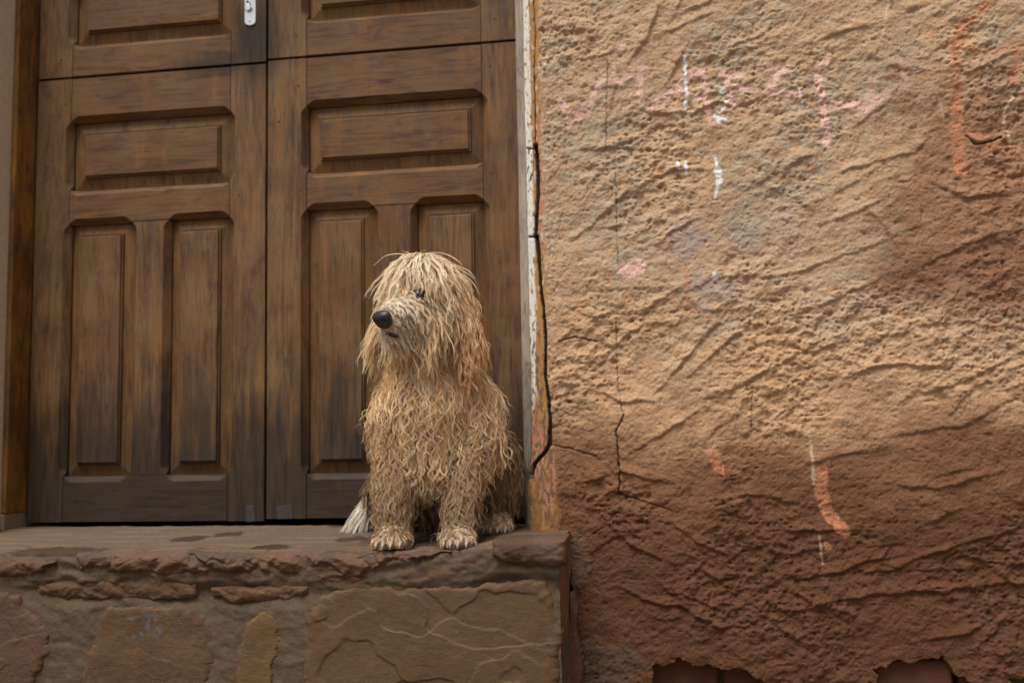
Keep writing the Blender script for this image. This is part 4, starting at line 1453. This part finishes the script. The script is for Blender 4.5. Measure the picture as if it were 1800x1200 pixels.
def fur_layer(tags, nclump, nstrand, seed, top):
    """top: long tight wavy locks; otherwise the soft coat beneath them"""
    wmask = np.isin(ttag, [TAGS.index(q) for q in tags]).astype(float)
    wmask *= (np.linalg.norm(tcen - NOSE, axis=1) > 0.022)           # the nose is bare
    cp_, cn = sample(nclump, wmask)
    ctag = tag_of(cp_)
    par = np.array([REG[TAGS[k]] for k in ctag])
    kl, ka, kf = (1.05, 1.15, 1.1) if top else (0.92, 0.85, 0.8)
    Lc = par[:, 0] * rng.uniform(0.5, 1.25, nclump) * kl
    lift = par[:, 1] * rng.uniform(0.6, 1.4, nclump) * kf
    amp = par[:, 2] * rng.uniform(0.35, 1.6, nclump) * ka
    wl = par[:, 3] * rng.uniform(0.6, 1.7, nclump)
    flow = np.tile(GRAV, (nclump, 1)).astype(float)
    hd = np.isin(ctag, [0, 2])
    out = cp_ - CROWN; out[:, 2] = 0
    ol = np.linalg.norm(out, axis=1)[:, None] + 1e-6
    up = sstep(HEADC[2] - 0.02, HEADC[2] + 0.08, cp_[:, 2])[:, None]
    flow = np.where(hd[:, None], GRAV * (1 - 0.6 * up) + out / ol * (0.30 + 1.0 * up), flow)
    mz = ctag == 1
    side = ((cp_ - NOSE) @ hr)[:, None]
    flow = np.where(mz[:, None], -hf * 0.65 + GRAV * 0.9 + hr * np.sign(side) * 0.35, flow)
    tl = ctag == 8
    flow = np.where(tl[:, None], np.array([-0.75, -0.15, -0.75]), flow)
    dn = np.linalg.norm(cp_ - NOSE, axis=1)
    near = sstep(0.024, 0.080, dn)
    Lc = np.where(mz, Lc * (0.15 + 0.85 * near), Lc)
    amp = np.where(mz, amp * (0.2 + 0.8 * near), amp)
    for e_, rr in zip(EYES, (0.020, 0.014)):
        de = np.linalg.norm(cp_ - e_, axis=1)
        Lc = np.where(de < rr, 0.007, Lc)
        ab = hd & (de < 0.05) & (cp_[:, 2] > e_[2] + 0.004)
        Lc = np.where(ab, np.minimum(Lc, 0.020 + 0.55 * de), Lc)
    side_h = (ctag == 0) & (cp_[:, 0] > P(785, 540, -.28)[0]) & (cp_[:, 2] < HEADC[2] + 0.055)
    Lc = np.where(side_h, Lc * 0.55, Lc)                              # the ear hangs clear of the crown hair
    jit = rng.normal(0, 1, (nclump, 3))
    flow = flow + (0.22 if top else 0.12) * jit
    flow[:, 0] += 0.75 * fbm(cp_[:, 0] * 16, cp_[:, 2] * 16, 2, seed)
    flow[:, 1] += 0.3 * fbm(cp_[:, 0] * 16, cp_[:, 2] * 16, 2, seed + 4)
    flow -= cn * (flow * cn).sum(1)[:, None]
    flow /= np.linalg.norm(flow, axis=1)[:, None] + 1e-6
    d = cn * lift[:, None] + flow * (1 - 0.4 * lift[:, None])
    d /= np.linalg.norm(d, axis=1)[:, None]
    G = np.zeros((nclump, K, 3)); Dv = np.zeros((nclump, K, 3))
    p = cp_.copy()
    for k in range(K):
        G[:, k] = p; Dv[:, k] = d
        p = p + d * (Lc / (K - 1))[:, None]
        d = d + GRAV * 0.09
        d /= np.linalg.norm(d, axis=1)[:, None]
    hi_ = 0.007 if top else 0.003
    for i in range(nclump):                                           # keep the locks outside the skin
        for k in range(1, K):
            q = Vector(G[i, k])
            loc, nrm, idx, dist = bvh.find_nearest(q)
            if loc is None:
                continue
            mind = 0.002 + hi_ * min(1, k / 6)
            if (q - loc).dot(nrm) < mind and dist < 0.05:
                G[i, k] = np.array(loc + nrm * mind)
    e1 = np.cross(Dv[:, 3], cn); e1 /= np.linalg.norm(e1, axis=1)[:, None] + 1e-6
    tpar = np.linspace(0, 1, K)
    ph = 9.0 * fbm(cp_[:, 0] * 20, cp_[:, 2] * 20, 2, 77) + rng.normal(0, 0.8 if top else 0.6, nclump)
    hand = rng.uniform(-0.8, 0.8, nclump)
    arg = (2 * math.pi * Lc / wl)[:, None] * tpar[None] ** 1.1 + ph[:, None]
    env = amp[:, None] * sstep(0.02, 0.8, tpar)[None] * (0.55 + 0.8 * tpar[None])
    G = G + (np.sin(arg) * env)[..., None] * e1[:, None] + (np.cos(arg) * env * hand[:, None])[..., None] * cn[:, None]
    if top:                                                           # strands bundled tightly round each lock
        own = rng.integers(0, nclump, nstrand)
        rr = rng.normal(0, 0.0020, (nstrand, 2))
        off = rr[:, :1] * e1[own] + rr[:, 1:] * np.cross(e1, cn)[own]
        tight = 0.80 + 0.17 * rng.random(nstrand)
    else:
        sp_, sn_ = sample(nstrand, wmask)
        kd = KDTree(nclump)
        for i in range(nclump):
            kd.insert(cp_[i], i)
        kd.balance()
        own = np.array([kd.find(q)[1] for q in sp_])
        off = sp_ - cp_[own]
        tight = 0.62 + 0.32 * rng.random(nstrand)
    cl = 1 - tight[:, None] * sstep(0.0, 0.6, tpar)[None] ** 0.8
    cut = rng.uniform(0.5, 1.0, nstrand)
    fly = rng.random(nstrand) < 0.035
    tq = tpar[None] * cut[:, None]
    f_ = tq * (K - 1); i0 = np.minimum(f_.astype(int), K - 2); fr = (f_ - i0)[..., None]
    S_ = G[own[:, None], i0] * (1 - fr) + G[own[:, None], i0 + 1] * fr
    S_ = S_ + off[:, None] * cl[..., None]
    jj = rng.normal(0, 1, (nstrand, 3)) * np.where(fly, 0.010, 0.0011)[:, None]
    S_ = S_ + jj[:, None] * (tq[..., None] ** 1.5)
    own_ph = rng.random(nstrand) * 6.283
    S_ += (np.where(fly, 0.003, 0.0004)[:, None] * np.sin(arg[own] * 1.3 + own_ph[:, None]) * tpar[None])[..., None] * e1[own][:, None]
    S_[..., 2] = np.maximum(S_[..., 2], STEP_Z - 0.016)
    base = np.array([REGCOL[TAGS[k]] for k in ctag])
    base = base * rng.uniform(0.80, 1.14, nclump)[:, None]
    base = base * (1 + rng.normal(0, 1, nclump)[:, None] * np.array([0.0, -0.035, -0.10]))
    pale = np.exp(-(np.linalg.norm(cp_ - (CROWN + np.array([-0.01, -0.02, -0.02])), axis=1) / 0.05) ** 2) * 0.75 * hd
    pale = np.maximum(pale, np.where(mz, sstep(0.080, 0.030, dn) * 0.95, 0))
    base = base * (1 - pale[:, None]) + np.array([0.92, 0.82, 0.67]) * pale[:, None]
    lg = np.isin(ctag, [6, 7])
    mudm = np.where(lg, 0.72 * sstep(0.64, 0.50, cp_[:, 2]), 0)        # muddy lower legs
    base = base * (1 - mudm[:, None]) + np.array([0.27, 0.170, 0.095]) * mudm[:, None]
    cs = base[own] * rng.uniform(0.86, 1.12, nstrand)[:, None]
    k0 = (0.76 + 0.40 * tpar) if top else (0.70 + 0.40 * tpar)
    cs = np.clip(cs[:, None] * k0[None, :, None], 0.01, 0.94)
    # hair parts before the eyes
    ok = np.ones(nstrand, bool)
    for e_, rr, pb in ((EYES[0], 0.0125, 0.90), (EYES[1], 0.009, 0.85), (lipq[1], 0.007, 0.9), (lipq[2], 0.007, 0.92), (lipq[3], 0.007, 0.9)):
        v = S_ - e_
        vd = (CAM - e_) / np.linalg.norm(CAM - e_)
        vn = np.array([-0.35, -0.93, 0.1]); vn /= np.linalg.norm(vn)
        al = v @ vn
        perp = np.linalg.norm(v - al[..., None] * vn, axis=-1)
        hit = ((perp < rr) & (al > -0.004) & (al < 0.05)).any(1)
        ok &= ~(hit & (rng.random(nstrand) < pb))
    rad = np.repeat(((0.00040 if top else 0.00042) * (1 - 0.78 * tpar ** 1.5))[None], nstrand, 0) * rng.uniform(0.7, 1.25, nstrand)[:, None]
    return S_[ok], cs[ok], rad[ok]


def build_fur(name, tags, nlock, per, ncoat, seed):
    A = fur_layer(tags, nlock, nlock * per, seed, True)
    B = fur_layer(tags, max(40, ncoat // 36), ncoat, seed + 50, False)
    S_, cs, rad = [np.concatenate([a, b]) for a, b in zip(A, B)]
    n = len(S_)
    hc = bpy.data.hair_curves.new(name)
    hc.add_curves([K] * n)
    hc.attributes['position'].data.foreach_set('vector', S_.reshape(-1).astype(np.float32))
    if 'radius' not in hc.attributes:
        hc.attributes.new('radius', 'FLOAT', 'POINT')
    hc.attributes['radius'].data.foreach_set('value', rad.reshape(-1).astype(np.float32))
    a_ = hc.attributes.new('tint', 'FLOAT_COLOR', 'POINT')
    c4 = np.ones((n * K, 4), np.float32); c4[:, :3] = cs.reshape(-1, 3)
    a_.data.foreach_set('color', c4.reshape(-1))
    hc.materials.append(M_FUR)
    o = bpy.data.objects.new(name, hc)
    COL.objects.link(o)
    adopt(o, dog)
    return o


build_fur('head_fur', ['head'], 360, 9, 19000, 901)
build_fur('muzzle_fur', ['muzzle'], 160, 8, 10000, 902)
build_fur('ear_fur', ['ear'], 90, 9, 8000, 903)
build_fur('chest_fur', ['neck', 'chest'], 520, 10, 34000, 904)
build_fur('body_fur', ['body'], 120, 8, 12000, 905)
build_fur('leg_fur', ['leg'], 330, 8, 22000, 906)
build_fur('haunch_fur', ['haunch'], 120, 8, 12000, 907)
build_fur('tail_fur', ['tail'], 40, 12, 3500, 908)
build_fur('paw_fur', ['paw'], 90, 6, 7000, 909)
